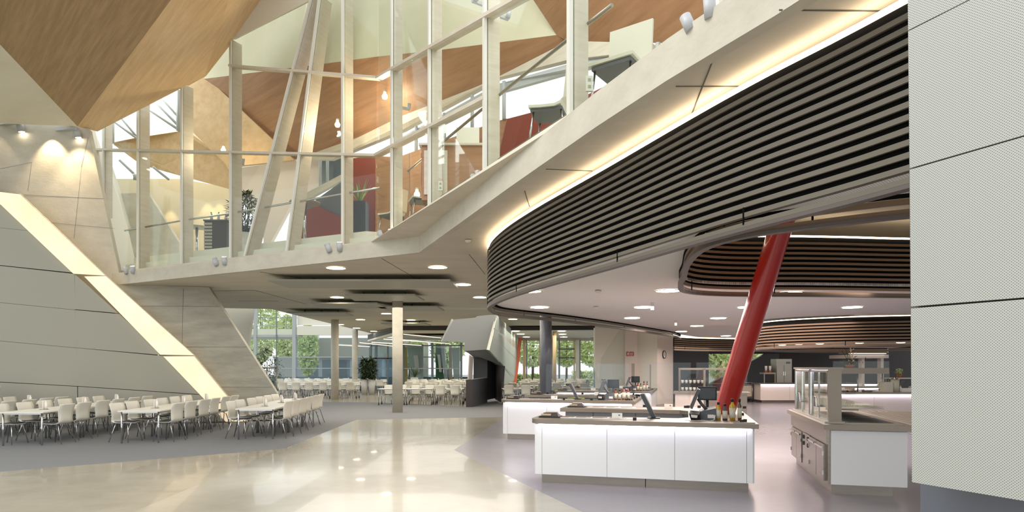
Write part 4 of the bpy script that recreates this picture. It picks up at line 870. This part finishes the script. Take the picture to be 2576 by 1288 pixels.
for px, py, lab, s in ((335, 687, 'grey twin spotlight at the left end of the slab edge', 1), (563, 666, 'grey twin spotlight below the leftmost gallery star lamp', 1), (849, 632, 'grey twin spotlight on the slab edge below the red gallery wall', 1), (976, 596, 'grey twin spotlight at the gallery glass corner', .8), (1207, 452, 'grey twin spotlight on the sloping sill', .62), (1776, 62, 'large grey twin spotlight at the top of the slab edge', .7)):
    q = edgept(px, py); spotunit(q[0], lab, s*1.1, rz=q[1]+pi if q[1] < -10 else q[1])
for px, py, lab in ((22, 308, 'twin spotlight on the concrete wall at the left edge'), (166, 323, 'twin spotlight on the concrete wall below the roof tip')):
    p = w1(px, py, .5); u = spotunit(p, lab, 1.5, rz=.25); u.rotation_euler = (pi, 0, -.25)
    for dx in (-.35, .35): spot('wall_washer', (p.x+dx, p.y-.25, p.z-.1), (p.x+dx*1.2, p.y+.25, p.z-2.5), 160, WARM, 75, .7)
for px, py, Y, lab, s in ((352, 452, 21.5, 'cluster spotlight hanging in the left gallery bays', .9), (862, 345, 17.2, 'white cluster spotlight beside the lower star lamp', .7), (1015, 272, 15.4, 'white cluster spotlight right of the brightest star lamp', .7), (598, 410, 19, 'white cluster spotlight beside the leftmost star lamp', .8), (1205, 8, 10.5, 'spotlight at the top of the gallery glass, left one', .6), (1262, 42, 10.5, 'spotlight at the top of the gallery glass, right one', .6)):
    spotunit(P(px, py, Y), lab, s, rz=.6)
STAR = None
for i, (px, py, Y, pw) in enumerate(((968, 243, 16.2, 30), (849, 314, 17, 25), (562, 378, 19.2, 30), (992, 356, 15.2, 10), (1049, 490, 14.6, 8))):
    p = P(px, py, Y); lab = ['brightest star shaped glowing bulb below the yellow gallery ceiling', 'glowing bulb left of the glass corner', 'glowing bulb over the leftmost slab spotlight', 'small glowing bulb right of the glass corner', 'small glowing bulb before the cream gallery chair'][i]
    if STAR is None:
        STAR = thing('glowing_bulb', lab, 'lamp', p, 0, 'bare glowing bulbs in the gallery'); MB().lathe([(0, -.07), (.05, -.05), (.07, 0), (.05, .05), (0, .07)], (0, 0, 0), 12).build('bulb', 'lamp_bulb', STAR, local=True); MB().tube([(0, 0, .07), (0, 0, .16)], .04, 8).build('socket', 'white_metal', STAR, local=True)
    else: s_ = dup(STAR, p, 0, lab)
    l = bpy.data.lights.new('bulb_light', 'POINT'); l.energy = pw; l.color = (1, .86, .66); l.shadow_soft_size = .1; o = bpy.data.objects.new('bulb_light', l); COL.objects.link(o); o.location = p+Vector((0, -.12, -.2))
for px, py in ((415, 480), (510, 462), (540, 462)):
    p = P(px, py, 23.6); spot('wall_washer', p, p+Vector((0, .3, -2)), 60, WARM, 50, .6)
p = Fz(408, 722, 4.2); t = thing('soffit_spotlight', 'small grey box spotlight under the soffit beside the fin', 'spotlight', (p.x, p.y, 4.1)); MB().box(-.14, -.08, -.08, .14, .08, .1).build('housing', 'anthracite', t, local=True); MB().tube([(.0, -.08, -.0), (.0, -.12, -.05)], .05, 10).build('lens', 'lamp_disc', t, local=True)
# ------------------------------------------------------------------ till counters
RZ = -atan2(.263, .965); CU, CV = Vector((.965, -.263, 0)), Vector((.263, .965, 0))
def arc(cx, cy, r, a0, a1, n=8): return [(cx+r*cos(a0+(a1-a0)*k/n), cy+r*sin(a0+(a1-a0)*k/n)) for k in range(n+1)]
def counter(label, C0):
    t = thing('till_counter', label, 'counter', C0, RZ, 'white till counters with backlit fronts')
    WT = [(0, 0), (0, 3.5), (-3.2, 3.5), (-3.2, 2.6), (-1.05, 2.6), (-.9, 2.4), (-.9, .95), (-1.05, .75), (-3.17, .75)]+arc(-2.92, .25, .25, pi, 1.5*pi)
    MB().prism(WT, .875, .94).build('worktop', 'steel_top', t, local=True)
    MB().box(-.32, .06, .94, -.04, .09, .955).build('edge_rail', 'steel', t, local=True)
    # front
    for a, b in ((-3.09, -2.985), (-2.98, -2.035), (-2.03, -1.095), (-1.09, -.15), (-.145, -.07)): MB().box(a, .07, .13, b, .1, .87).build('front_panel', 'counter_white', t, local=True)
    MB().box(-3.08, .1, .13, -.08, .68, .87).build('body', 'counter_white', t, local=True)
    for a, b in ((-3.0, -1.5), (-1.49, -.12)): MB().box(a, .14, 0, b, .6, .13).build('kick_plate', 'steel', t, local=True)
    MB().box(-.9, .68, .13, -.07, 3.42, .87).build('body', 'counter_white', t, local=True); MB().box(-.85, .6, 0, -.14, 3.3, .13).build('kick_plate', 'steel', t, local=True)
    for k in range(3): MB().box(-.07, .1+k*1.12, .13, -.045, 1.2+k*1.12, .87).build('side_panel', 'counter_white', t, local=True)
    MB().box(-3.12, 2.72, .13, -.9, 3.42, .87).build('body', 'panel_grey', t, local=True)
    for a, b in ((-3.1, -2.6), (-2.59, -1.83), (-1.82, -1.0)): MB().box(a, 2.69, .13, b, 2.715, .87).build('rear_panel', 'panel_grey', t, local=True)
    MB().box(-3.0, 2.8, 0, -.9, 3.35, .13).build('kick_plate', 'steel', t, local=True)
    MB().box(-3.02, .025, .864, -.1, .05, .874).build('led_strip', 'led_cool', t, local=True)
    return t
C1, C2, C3 = Vector((3.3, 8.5, 0)), Vector((2.75, 14.2, 0)), Vector((4.4, 19.9, 0))
PL = ['front till counter', 'middle till counter', 'rearmost till counter']
c1 = counter('long white till counter with a rounded steel worktop, nearest the camera', C1)
dup(c1, C2, RZ, 'white till counter behind the front one, with a glass screen'); dup(c1, C3, RZ, 'furthest white till counter before the street windows')
def L(C, u, v, z=0): p = C+CU*u+CV*v; return (p.x, p.y, z)
ZW = .94
PROTO = {}
def place(key, name, maker, cat, C, u, v, rz, label, grp, z=ZW):
    loc = L(C, u, v, z)
    if key not in PROTO:
        t = thing(name, label, cat, loc, RZ+rz, grp); maker(t); PROTO[key] = t; return t
    return dup(PROTO[key], loc, RZ+rz, label, grp)
def m_tray(t):
    MB().box(-.16, -.12, 0, .16, .12, .018).build('tray_base', 'black', t, local=True)
    MB().add([(-.14, -.11, .018), (.14, -.11, .018), (.14, .11, .018), (-.14, .11, .018), (-.1, -.02, .07), (.1, -.02, .075), (.1, .08, .06), (-.1, .08, .055)], [(3, 2, 1, 0), (4, 5, 6, 7), (0, 1, 5, 4), (1, 2, 6, 5), (2, 3, 7, 6), (3, 0, 4, 7)]).build('cutlery_pouch', 'anthracite_dark', t, local=True)
    MB().box(-.13, -.09, .03, .02, .05, .055).build('napkin', 'wood_post', t, local=True)
    MB().box(-.08, .0, .056, .1, .08, .082).build('napkin', 'wood_pale', t, local=True)
def m_leaflet(t): MB().box(-.13, -.09, 0, .13, .09, .006).build('sheet', 'paper', t, local=True); MB().box(-.11, -.03, .006, .11, .08, .008).build('picture', 'anthracite', t, local=True); MB().box(-.11, -.075, .006, .05, -.05, .0075).build('caption', 'terracotta', t, local=True)
def m_mat(t): MB().box(-.75, -.14, 0, .55, .16, .003).build('sheet', 'frame_light', t, local=True)
def m_card(t): MB().box(-.075, -.015, 0, .075, .0, .085).build('card', 'paper', t, local=True); MB().box(.02, -.0165, .045, .045, -.015, .065).build('emblem', 'frame_blue', t, local=True); MB().box(-.075, 0, 0, .075, .05, .006).build('foot', 'paper', t, local=True)
def m_clip(t): MB().box(-.025, -.012, 0, .025, .012, .04).build('clamp', 'black', t, local=True)
def m_pos(t):
    MB().add([(-.13, -.16, .0), (.12, -.16, .0), (.12, .16, 0), (-.13, .16, 0), (-.1, -.12, .12), (.12, -.12, .17), (.12, .14, .19), (-.1, .14, .14)], [(3, 2, 1, 0), (4, 5, 6, 7), (0, 1, 5, 4), (1, 2, 6, 5), (2, 3, 7, 6), (3, 0, 4, 7)]).build('base', 'grey_plastic', t, local=True)
    def plate(c, tilt, w, h, th, m, nm, par):
        R = Matrix.Rotation(tilt, 3, 'Y'); vs = [R @ Vector((x, y, z))+Vector(c) for z in (-h/2, h/2) for x, y in ((-th/2, -w/2), (th/2, -w/2), (th/2, w/2), (-th/2, w/2))]
        return MB().add(vs, [(3, 2, 1, 0), (4, 5, 6, 7), (0, 1, 5, 4), (1, 2, 6, 5), (2, 3, 7, 6), (3, 0, 4, 7)]).build(nm, m, par, local=True)
    s = plate((-.17, 0, .3), .38, .34, .3, .035, 'grey_plastic', 'screen', t); plate((-.192, 0, .307), .38, .31, .27, .008, 'screen_dark', 'display', s)
    MB().tube([(0, 0, .13), (-.08, 0, .22), (-.13, 0, .3)], .025, 6).build('arm', 'grey_plastic', t, local=True)
    MB().box(.0, -.165, .03, .09, -.16, .08).build('sticker', 'paper', t, local=True)
def m_cust(t):
    MB().box(-.09, -.07, 0, .09, .07, .02).build('base', 'black', t, local=True); MB().tube([(0, 0, .02), (0, 0, .27)], .022, 8).build('pole', 'black', t, local=True)
    s = MB().box(-.14, -.025, .25, .14, .01, .46).build('screen', 'black', t, local=True); MB().box(-.12, -.028, .27, .12, -.025, .44).build('display', 'screen_dark', s, local=True)
def m_reader(t):
    MB().add([(-.07, -.06, 0), (.07, -.06, 0), (.07, .1, 0), (-.07, .1, 0), (-.1, -.09, .1), (.04, -.09, .09), (.06, .02, .13), (-.08, .02, .14)], [(3, 2, 1, 0), (4, 5, 6, 7), (0, 1, 5, 4), (1, 2, 6, 5), (2, 3, 7, 6), (3, 0, 4, 7)]).build('housing', 'black', t, local=True)
    MB().add([(-.075, -.093, .088), (.02, -.092, .08), (.012, -.083, .04), (-.065, -.082, .045), ], [(0, 1, 2, 3)]).build('symbol_plate', 'paper', t, local=True)
def m_lean(t):
    MB().box(-.09, -.07, 0, .09, .07, .015).build('base', 'black', t, local=True)
    MB().add([(-.03, -.02, .0), (.04, -.02, 0), (.04, .02, 0), (-.03, .02, 0), (-.2, -.1, .36), (-.14, -.1, .37), (-.14, .14, .37), (-.2, .14, .36)], [(3, 2, 1, 0), (4, 5, 6, 7), (0, 1, 5, 4), (1, 2, 6, 5), (2, 3, 7, 6), (3, 0, 4, 7)]).build('screen', 'grey_plastic', t, local=True)
    MB().tube([(-.2, -.06, .34), (-.27, -.06, .35)], .018, 6).build('bracket', 'black', t, local=True)
def mk_bottle(body, capm, h, r):
    def f(t):
        MB().lathe([(r, 0), (r, h*.66), (r*.45, h*.78), (r*.42, h*.9)], (0, 0, 0), 16).build('body', body, t, local=True)
        MB().lathe([(r+.001, h*.12), (r+.001, h*.58)], (0, 0, 0), 16).build('label', 'bottle_label', t, local=True)
        MB().lathe([(r*.55, h*.86), (r*.55, h), (0, h)], (0, 0, 0), 12).build('cap', capm, t, local=True)
    return f
def m_screen(t):
    MB().box(-.45, -.003, .03, .45, .003, .85).build('pane', 'acrylic', t, local=True)
    for x in (-.4, .4): MB().box(x-.03, -.015, 0, x+.03, .015, .045).build('clamp', 'black', t, local=True)
for C, pl, S in ((C1, PL[0], 0), (C2, PL[1], 1), (C3, PL[2], 2)):
    on = ' on the '+pl
    place('tray', 'napkin_tray', m_tray, 'tray', C, -2.93, .45, 0, 'black napkin tray, left end of the front strip'+on, 'black napkin trays')
    place('tray', 'napkin_tray', m_tray, 'tray', C, -2.95, 3.0, 0, 'black napkin tray, rear strip'+on, 'black napkin trays')
    place('mat', 'display_mat', m_mat, 'mat', C, -2.0, .42, 0, 'pale mat under the menu leaflets, front strip'+on, 'pale display mats')
    place('mat', 'display_mat', m_mat, 'mat', C, -2.0, 3.0, 0, 'pale mat under the menu leaflets, rear strip'+on, 'pale display mats')
    for k in range(4):
        place('leaf', 'menu_leaflet', m_leaflet, 'leaflet', C, -2.68+k*.25, .44, .1*((k % 3)-1), 'menu leaflet, %s from the left, front strip,' % ORD[k]+on, 'menu leaflets', ZW+.003)
        place('leaf', 'menu_leaflet', m_leaflet, 'leaflet', C, -2.55+k*.27, 3.0, .1*((k % 3)-1), 'menu leaflet, %s from the left, rear strip,' % ORD[k]+on, 'menu leaflets', ZW+.003)
    place('card', 'card_sign', m_card, 'sign', C, -1.92, .4, 0, 'small white standing card, front strip'+on, 'small white card signs', ZW+.0)
    place('card', 'card_sign', m_card, 'sign', C, -1.25, 3.0, .3, 'small white standing card, rear strip'+on, 'small white card signs', ZW+.0)
    place('lean', 'till_monitor', m_lean, 'monitor', C, -1.4, .62, 0, 'dark till monitor seen edge on, leaning left'+on, 'leaning till monitors')
    place('pos', 'till_terminal', m_pos, 'till', C, -.64, .66, 0, 'grey till terminal with a tilted screen'+on, 'grey till terminals')
    place('reader', 'card_reader', m_reader, 'card reader', C, -.8, .42, 0, 'black card reader with a white contactless plate'+on, 'black card readers')
    place('cust', 'customer_monitor', m_cust, 'monitor', C, -.62, 1.25, 0, 'black pole mounted customer monitor'+on, 'pole mounted customer monitors')
    for j, (u_, v_, key, body, capm, h, r, nm) in enumerate(((-.49, .55, 'b0', 'oil_yellow', 'black', .26, .034, 'yellow oil bottle with a clear neck'), (-.4, .53, 'b1', 'anthracite', 'black', .24, .034, 'bottle with a black cap and white label'), (-.3, .55, 'b2', 'oil_yellow', 'black', .31, .042, 'largest yellow oil bottle with a speckled label'), (-.2, .57, 'b3', 'oil_dark', 'black', .31, .03, 'dark olive square bottle'))):
        if S: key, body = 'r%d' % j, ('sauce_red' if j != 1 else 'oil_dark'); nm = ['amber sauce bottle, leftmost', 'dark sauce bottle, second', 'tall amber sauce bottle, third', 'amber sauce bottle, rightmost'][j]
        place(key, 'sauce_bottle', mk_bottle(body, capm, h, r), 'bottle', C, u_, v_, 0, nm+on, 'oil and sauce bottles by the tills')
    for k, (u_, v_) in enumerate(((-1.65, .2), (-.2, .2), (-.15, .3), (-.08, 1.6), (-1.3, 3.35), (-.95, 3.3), (-.3, 3.4))):
        place('clip', 'screen_clamp', m_clip, 'clamp', C, u_, v_, 0, 'small black clamp, %s along the worktop edge' % ORD[k]+on, 'black screen clamps')
for C, u_, v_, rz, lab in ((C1, -1.3, 3.3, 0, 'clear screen standing on the rear strip of the front till counter'), (C2, -.6, .16, 0, 'clear screen on the right front of the second till counter'), (C2, -.1, .7, pi/2, 'clear screen along the right side of the second till counter'), (C2, -2.3, 3.3, 0, 'clear screen on the rear strip of the second till counter, left'), (C2, -1.3, 3.3, 0, 'clear screen on the rear strip of the second till counter, right'), (C3, -.1, .6, pi/2, 'clear screen along the right side of the furthest till counter'), (C3, -1.6, 3.3, 0, 'clear screen on the rear strip of the furthest till counter'), (C1, -.3, 3.35, 0, 'clear screen on the rear right corner of the front till counter')):
    place('screen', 'clear_screen', m_screen, 'screen', C, u_, v_, rz, lab, 'clear hygiene screens')
t = thing('till_stool', 'round olive topped stool inside the second till counter', 'stool', L(C2, -1.6, 1.6)); MB().lathe([(.2, .82), (.22, .85), (.22, .92), (.0, .95)], (0, 0, 0), 20).build('seat', 'grass', t, local=True); MB().tube([(0, 0, 0), (0, 0, .82)], .03, 8).build('post', 'chrome', t, local=True); MB().lathe([(.24, 0), (.24, .02), (0, .04)], (0, 0, 0), 16).build('base', 'chrome', t, local=True)
t = thing('cable', 'thin white cable lying before the front till terminal', 'cable', L(C1, -.5, .28, ZW))
MB().tube([L(C1, -.95, .3, ZW+.008), L(C1, -.82, .25, ZW+.008), L(C1, -.7, .31, ZW+.012), L(C1, -.62, .24, ZW+.008), L(C1, -.56, .3, ZW+.02), L(C1, -.54, .42, ZW+.08)], .004, 6).build('cord', 'paper', t)
# ------------------------------------------------------------------ serving island with glass doors
CI = Vector((4.14, 8.44, 0)); t = isl = thing('serving_island', 'steel serving island with doors, white end panel and glass display cabinet', 'counter', CI, RZ)
b = lambda nm, m, *a: MB().box(*a).build(nm, m, t, local=True)
MB().prism([(0, 0), (2.4, 0), (2.4, 3.15), (0, 3.15)], .87, .94).build('worktop', 'steel_top', t, local=True)
b('body', 'steel', .07, .1, .14, .98, 3.05, .87); b('kick_plate', 'steel', .12, .16, 0, .86, 2.95, .14); b('end_panel', 'counter_white', .1, .06, .14, 1.0, .1, .86)
b('apron', 'steel', .045, .1, .68, .07, 3.05, .87)
for y0, y1 in ((.22, .72), (.74, 1.24), (1.92, 2.4), (2.42, 2.92)):
    d = b('door', 'steel', .035, y0, .16, .07, y1, .655); MB().box(.005, y0+.03, .6, .035, y1-.03, .625).build('handle', 'chrome', d, local=True)
    for z in (.24, .5): MB().box(.02, (y0 if y0 in (.22, 1.92) else y1)-.01, z, .036, (y0 if y0 in (.22, 1.92) else y1)+.01, z+.06).build('hinge', 'chrome', d, local=True)
cp = b('control_panel', 'steel', .045, 1.28, .16, .07, 1.88, .66)
for y, z in ((1.4, .6), (1.75, .6), (1.4, .5), (1.75, .5)): MB().box(.03, y-.035, z-.03, .046, y+.035, z+.03).build('switch', 'black', cp, local=True)
cab = b('cabinet_end', 'steel_top', .1, .22, .94, .26, .26, 1.69); b('cabinet_end', 'steel_top', .1, 2.95, .94, .26, 2.99, 1.69)
b('cabinet_top', 'steel_top', .08, .2, 1.67, .28, 3.0, 1.7); b('cabinet_sill', 'steel', .05, .2, .94, .3, 3.0, .965)
b('cabinet_post', 'anthracite', .1, 1.58, .96, .16, 1.64, 1.68)
for y0, y1, s in ((.28, 1.56, 0), (1.66, 2.93, 1)):
    d = b('glass_door', 'glass', .105, y0, .97, .113, y1, 1.66)
    for a in ((.1, y0, .97, .12, y0+.035, 1.66), (.1, y1-.035, .97, .12, y1, 1.66), (.1, (y0+y1)/2-.02, .97, .12, (y0+y1)/2+.02, 1.66), (.1, y0, 1.63, .12, y1, 1.66)): MB().box(*a).build('door_frame', 'chrome', d, local=True)
    hy = (y0+y1)/2; MB().tube([(.1, hy-.06, 1.13), (.06, hy-.06, 1.13), (.06, hy-.06, 1.27), (.06, hy+.06, 1.27), (.06, hy+.06, 1.13), (.1, hy+.06, 1.13)], .008, 6).build('handle', 'chrome', d, local=True)
for z in (1.16, 1.32, 1.48): b('glass_shelf', 'glass', .14, .28, z, .5 if z > 1.2 else .8, 2.9, z+.008)
b('shelf', 'steel', .26, .5, 1.12, .85, 2.8, 1.135); b('shelf_bracket', 'steel_top', .26, 1.2, 1.06, .7, 1.25, 1.12); b('shelf_bracket', 'steel_top', .26, 2.0, 1.06, .7, 2.05, 1.12)
w = b('cold_well', 'steel', .3, .18, .94, .98, 2.6, .955); MB().box(.36, .26, .956, .9, 1.2, .958).build('well_recess', 'anthracite', w, local=True); MB().box(.36, 1.3, .956, .9, 2.5, .958).build('well_recess', 'anthracite_dark', w, local=True)
for k in range(5): b('tray_rail', 'steel', 1.1+k*.1, .2, .94, 1.13+k*.1, 2.9, .96)
MB().box(.13, .3, 1.645, .2, 2.9, 1.66).build('lamp_strip', 'led_cool', t, local=True)
# ------------------------------------------------------------------ kitchen counters and equipment
def glowcounter(label, x0, x1, y, dp=.9, joints=4, rz=0):
    t = thing('serving_counter', label, 'counter', (x0, y, 0)); w_ = x1-x0
    MB().box(-.08, -.08, .88, w_, dp, .94).build('worktop', 'steel_top', t, local=True); MB().box(.05, .02, .12, w_, dp-.05, .88).build('body', 'plaster_rose', t, local=True); MB().box(.1, .1, 0, w_, dp-.1, .12).build('kick_plate', 'steel', t, local=True)
    for k in range(joints): MB().box(.0+w_*k/joints, -.01, .12, w_*(k+1)/joints-.008, .02, .86).build('front_panel', 'plaster_rose', t, local=True)
    MB().box(0, -.06, .865, w_, -.035, .878).build('led_strip', 'led_cool', t, local=True); return t
glowcounter('long white serving counter glowing under its steel worktop, behind the glass cabinet', at(2095, 19.3), 16, 19.3, 1.0, 5)
glowcounter('short glowing serving counter against the dark kitchen wall', at(1913, 30.5), 17.5, 30.5, 1.0, 4)
glowcounter('second glowing counter seen through the glass of the long one', at(2150, 25), 18, 25, .9, 4)
t = thing('gantry_shelf', 'steel gantry shelf with sneeze glass over the long serving counter', 'shelf', (at(2100, 19.6), 19.7, ZW))
X0 = at(2100, 19.6); X1 = at(2242, 19.6); wd = X1-X0
MB().box(0, 0, .56, wd, .45, .74).build('shelf', 'steel_top', t, local=True); MB().box(0, -.02, .15, wd, -.01, .56).build('sneeze_glass', 'glass', t, local=True)
for x in (.1, wd/2, wd-.1): MB().tube([(x, .2, 0), (x, .2, .56)], .02, 8).build('post', 'steel', t, local=True)
MB().box(0, 0, .74, wd, .02, .95).build('glass_panel', 'glass', t, local=True)
p = (at(2234, 19.5), 19.62, ZW); t = thing('toaster', 'cream box shaped toaster on the long serving counter', 'toaster', p); MB().box(-.14, -.15, .0, .14, .15, .3).build('body', 'chair_leather', t, local=True); MB().box(-.12, -.12, .3, .12, .12, .31).build('top', 'steel', t, local=True)
p = (at(2256, 19.5), 19.6, ZW); t = thing('soup_kettle', 'white cylindrical soup kettle beside the toaster', 'kettle', p); MB().lathe([(.12, 0), (.12, .38)], (0, 0, 0), 20).build('body', 'chair_leather', t, local=True); MB().lathe([(.14, .38), (.1, .42), (.02, .44), (.02, .47), (0, .47)], (0, 0, 0), 20).build('lid', 'steel', t, local=True)
p = (at(2268, 19.5), 19.55, ZW); t = thing('squeeze_bottle', 'small white squeeze bottle right of the soup kettle', 'bottle', p); MB().lathe([(.03, 0), (.03, .14), (.008, .18), (.008, .2)], (0, 0, 0), 12).build('body', 'paper', t, local=True)
p = (at(2284, 19.5), 19.7, ZW); t = thing('slicer', 'white and dark slicing machine at the wall edge of the serving counter', 'slicer', p); MB().box(-.2, -.15, 0, .2, .15, .12).build('base', 'paper', t, local=True); MB().add([(-.15, -.05, .12), (.1, -.05, .12), (.2, -.05, .35), (.0, -.05, .35), (-.15, .1, .12), (.1, .1, .12), (.2, .1, .35), (.0, .1, .35)], [(0, 1, 2, 3), (7, 6, 5, 4), (0, 4, 5, 1), (1, 5, 6, 2), (2, 6, 7, 3), (3, 7, 4, 0)]).build('blade_guard', 'anthracite', t, local=True)
for k, px in enumerate((2125, 2150, 2190)):
    p = (at(px, 19.4), 19.6, ZW); place('pan%d' % 0, 'steel_pan', lambda t: (MB().lathe([(.14, 0), (.16, .06)], (0, 0, 0), 20).build('body', 'steel', t, local=True), MB().tube([(.15, 0, .05), (.36, 0, .07)], .012, 6).build('handle', 'black', t, local=True)), 'pan', Vector((p[0], p[1], 0)), 0, 0, 0, '%s steel pan from the left under the gantry shelf' % ORD[k].capitalize(), 'steel pans on the serving counter')
t = thing('extractor_hood', 'wide pale steel extractor hood hanging at the back of the kitchen', 'hood', P(2190, 895, 30)); wallbox(2140, 892, 2236, 901, 29.5, 2, 'canopy', 'plaster_rose', t); wallbox(2141, 888, 2230, 890, 29.4, .2, 'lamp_strip', 'lamp_linear', t); wallbox(2150, 791, 2235, 888, 30, 1.5, 'duct', 'plaster_rose', t)
for px in (2168, 2216): wallbox(px, 901, px+7, 1014, 30, .3, 'support_post', 'plaster_rose', t)
t = thing('cooling_cabinet', 'steel cooling cabinet with a blue display on the far serving counter', 'cabinet', P(1975, 955, 31.9)); wallbox(1953, 903, 1992, 1011, 31.6, .7, 'body', 'steel', t)
d = wallbox(1954, 919, 1972, 962, 31.57, .03, 'door', 'steel', t); wallbox(1970, 935, 1971.5, 945, 31.53, .03, 'handle', 'chrome', d); d = wallbox(1973, 919, 1991, 962, 31.57, .03, 'door', 'steel', t); wallbox(1974, 935, 1975.5, 945, 31.53, .03, 'handle', 'chrome', d); wallbox(1979, 910, 1988, 915, 31.57, .02, 'display', 'frame_blue', t)
t = thing('steel_shelf', 'steel shelf carrying two white vases above the far serving counter', 'shelf', P(1940, 960, 31.2)); wallbox(1921, 937, 1952, 941, 31, .5, 'shelf_board', 'steel_top', t); wallbox(1922, 941, 1924, 965, 31.2, .05, 'post', 'steel', t); wallbox(1949, 941, 1951, 965, 31.2, .05, 'post', 'steel', t)
for k, px in enumerate((1927, 1937)):
    p = P(px, 937, 31.2); t = thing('flower_vase', 'white vase with a terracotta foot, %s of two on the steel shelf' % ('left' if k == 0 else 'right'), 'vase', p, 0, 'white vases on the steel shelf'); MB().lathe([(.06, 0), (.07, .08), (.05, .1)], (0, 0, 0), 14).build('foot', 'terracotta', t, local=True); MB().lathe([(.05, .1), (.065, .3), (.06, .32)], (0, 0, 0), 14).build('body', 'paper', t, local=True)
    for j in range(4): MB().tube([(0, 0, .3), (.05*(j-1.5), .02, .42)], .006, 4).build('stem', 'leaf', t, local=True)
def m_trolley(t):
    for z in (.18, .82): MB().box(-.3, -.25, z, .3, .25, z+.03).build('shelf', 'steel', t, local=True)
    for x in (-.29, .29):
        for y in (-.24, .24): f = MB().tube([(x, y, .08), (x, y, .95)], .014, 6).build('post', 'chrome', t, local=True); MB().tube([(x-.015, y, .05), (x+.015, y, .05)], .05, 10).build('wheel', 'black', f, local=True)
    MB().box(-.27, -.2, .25, .27, .22, .8).build('cabinet_body', 'wood_pale', t, local=True); MB().tube([(-.29, -.24, .95), (.29, -.24, .95)], .014, 6).build('push_bar', 'chrome', t, local=True)
for k, px in enumerate((1846, 1868, 1889)): place('trolley', 'steel_trolley', m_trolley, 'trolley', Vector((at(px, 31.6)-.3, 31.6+.75*(k%2), 0)), 0, 0, -RZ, 'wheeled steel trolley, %s from the red column, before the dark wall' % ORD[k], 'steel trolleys by the dark wall', 0)
# orchid and flower arrangement
t = thing('flower_arrangement', 'tall spray of cream orchids in foliage above the gantry shelf', 'flowers', (at(2138, 19.9), 19.9, ZW+.74))
rnd = random.Random(4); MB().lathe([(.1, 0), (.14, .1)], (0, 0, 0), 14).build('bowl', 'terracotta', t, local=True)
for k in range(5): MB().tube([(0, 0, .08), (.05*(k-2), 0, .3), (.12*(k-2), .03, .62-.08*abs(k-1))], .008, 5).build('stem', 'leaf', t, local=True)
for k in range(26):
    v = rnd.random(); c = Vector((rnd.gauss(0, .13)*(1.1-v)+.04, rnd.gauss(0, .06), .12+v*.5)); r_ = .032
    MB().add([c+Vector((cos(a)*r_*q, -.01*q, sin(a)*r_*q)) for q, a in [(1 if j % 2 else .5, j*pi/5) for j in range(10)]], [tuple(range(10))]).build('blossom', 'blossom', t, local=True)
mb = MB()
for k in range(160):
    c = Vector((rnd.gauss(0, .16), rnd.gauss(0, .08), .1+abs(rnd.gauss(0, .07)))); d = Vector((rnd.gauss(0, 1), rnd.gauss(0, 1), rnd.random())).normalized(); e = d.cross(Vector((0, 0, 1))).normalized(); mb.add([c, c+d*.05+e*.015, c+d*.1, c+d*.05-e*.015], [(0, 1, 2, 3)])
mb.build('foliage', 'leaf', t, local=True, kind='stuff')
potted('small potted herb near the steel urn at the right of the kitchen', at(2262, 22), 22, 1.35, .1, .06, .08, 'terracotta', .22, .09, 160, .09, 9, 'leaf_bright', .0)
t = thing('kitchen_rack', 'tall steel rack with shelves behind the long serving counter', 'rack', (at(2262, 22.2), 22.2, 0))
for z in (.4, .85, 1.3): MB().box(-.5, -.25, z, .6, .25, z+.04).build('shelf', 'steel', t, local=True)
for x in (-.48, .58):
    for y in (-.22, .22): MB().tube([(x, y, 0), (x, y, 1.34)], .018, 6).build('post', 'steel', t, local=True)
# beige counter with glass display left of the red column
C4 = Vector((5.05, 19.7, 0)); t = thing('display_counter', 'beige counter carrying a tall glass cup cabinet, left of the red column', 'counter', C4, RZ)
MB().box(-.05, -.05, .88, 2.2, .9, .94).build('worktop', 'steel_top', t, local=True); MB().box(0, 0, .1, .85, .85, .88).build('body', 'plaster_rose', t, local=True); MB().box(.85, .0, .1, 2.1, .85, .88).build('body', 'steel', t, local=True); MB().box(.05, .05, 0, 2.05, .8, .1).build('kick_plate', 'steel', t, local=True)
cbt = thing('cup_cabinet', 'glass display cabinet with shelves of cups on the beige counter', 'cabinet', L(C4, .1, .15, ZW), RZ)
for x in (0, .75, 1.45):
    for y in (0, .55): MB().box(x, y, 0, x+.06, y+.04, .72).build('post', 'steel_top', cbt, local=True)
for z in (.02, .25, .46): MB().box(0, 0, z, 1.5, .58, z+.012).build('shelf', 'glass', cbt, local=True)
MB().box(0, 0, .68, 1.52, .6, .74).build('top', 'steel_top', cbt, local=True); MB().box(.0, -.005, 0, 1.5, 0, .7).build('front_glass', 'acrylic', cbt, local=True)
for k in range(12):
    z = ZW+(.035 if k < 6 else .262); lab = 'white cup, %s from the left on the %s shelf of the glass cup cabinet' % (ORD[k % 6], 'lower' if k < 6 else 'upper')
    place('cup', 'cup', lambda t: (MB().lathe([(.03, 0), (.042, .1), (.038, .1), (.027, .01)], (0, 0, 0), 12).build('body', 'paper', t, local=True), MB().tube([(.04, 0, .08), (.065, 0, .06), (.035, 0, .02)], .006, 5).build('handle', 'paper', t, local=True)), 'cup', C4, .22+(k % 6)*.12, .35, 0, lab, 'cups in the glass cabinet', z)
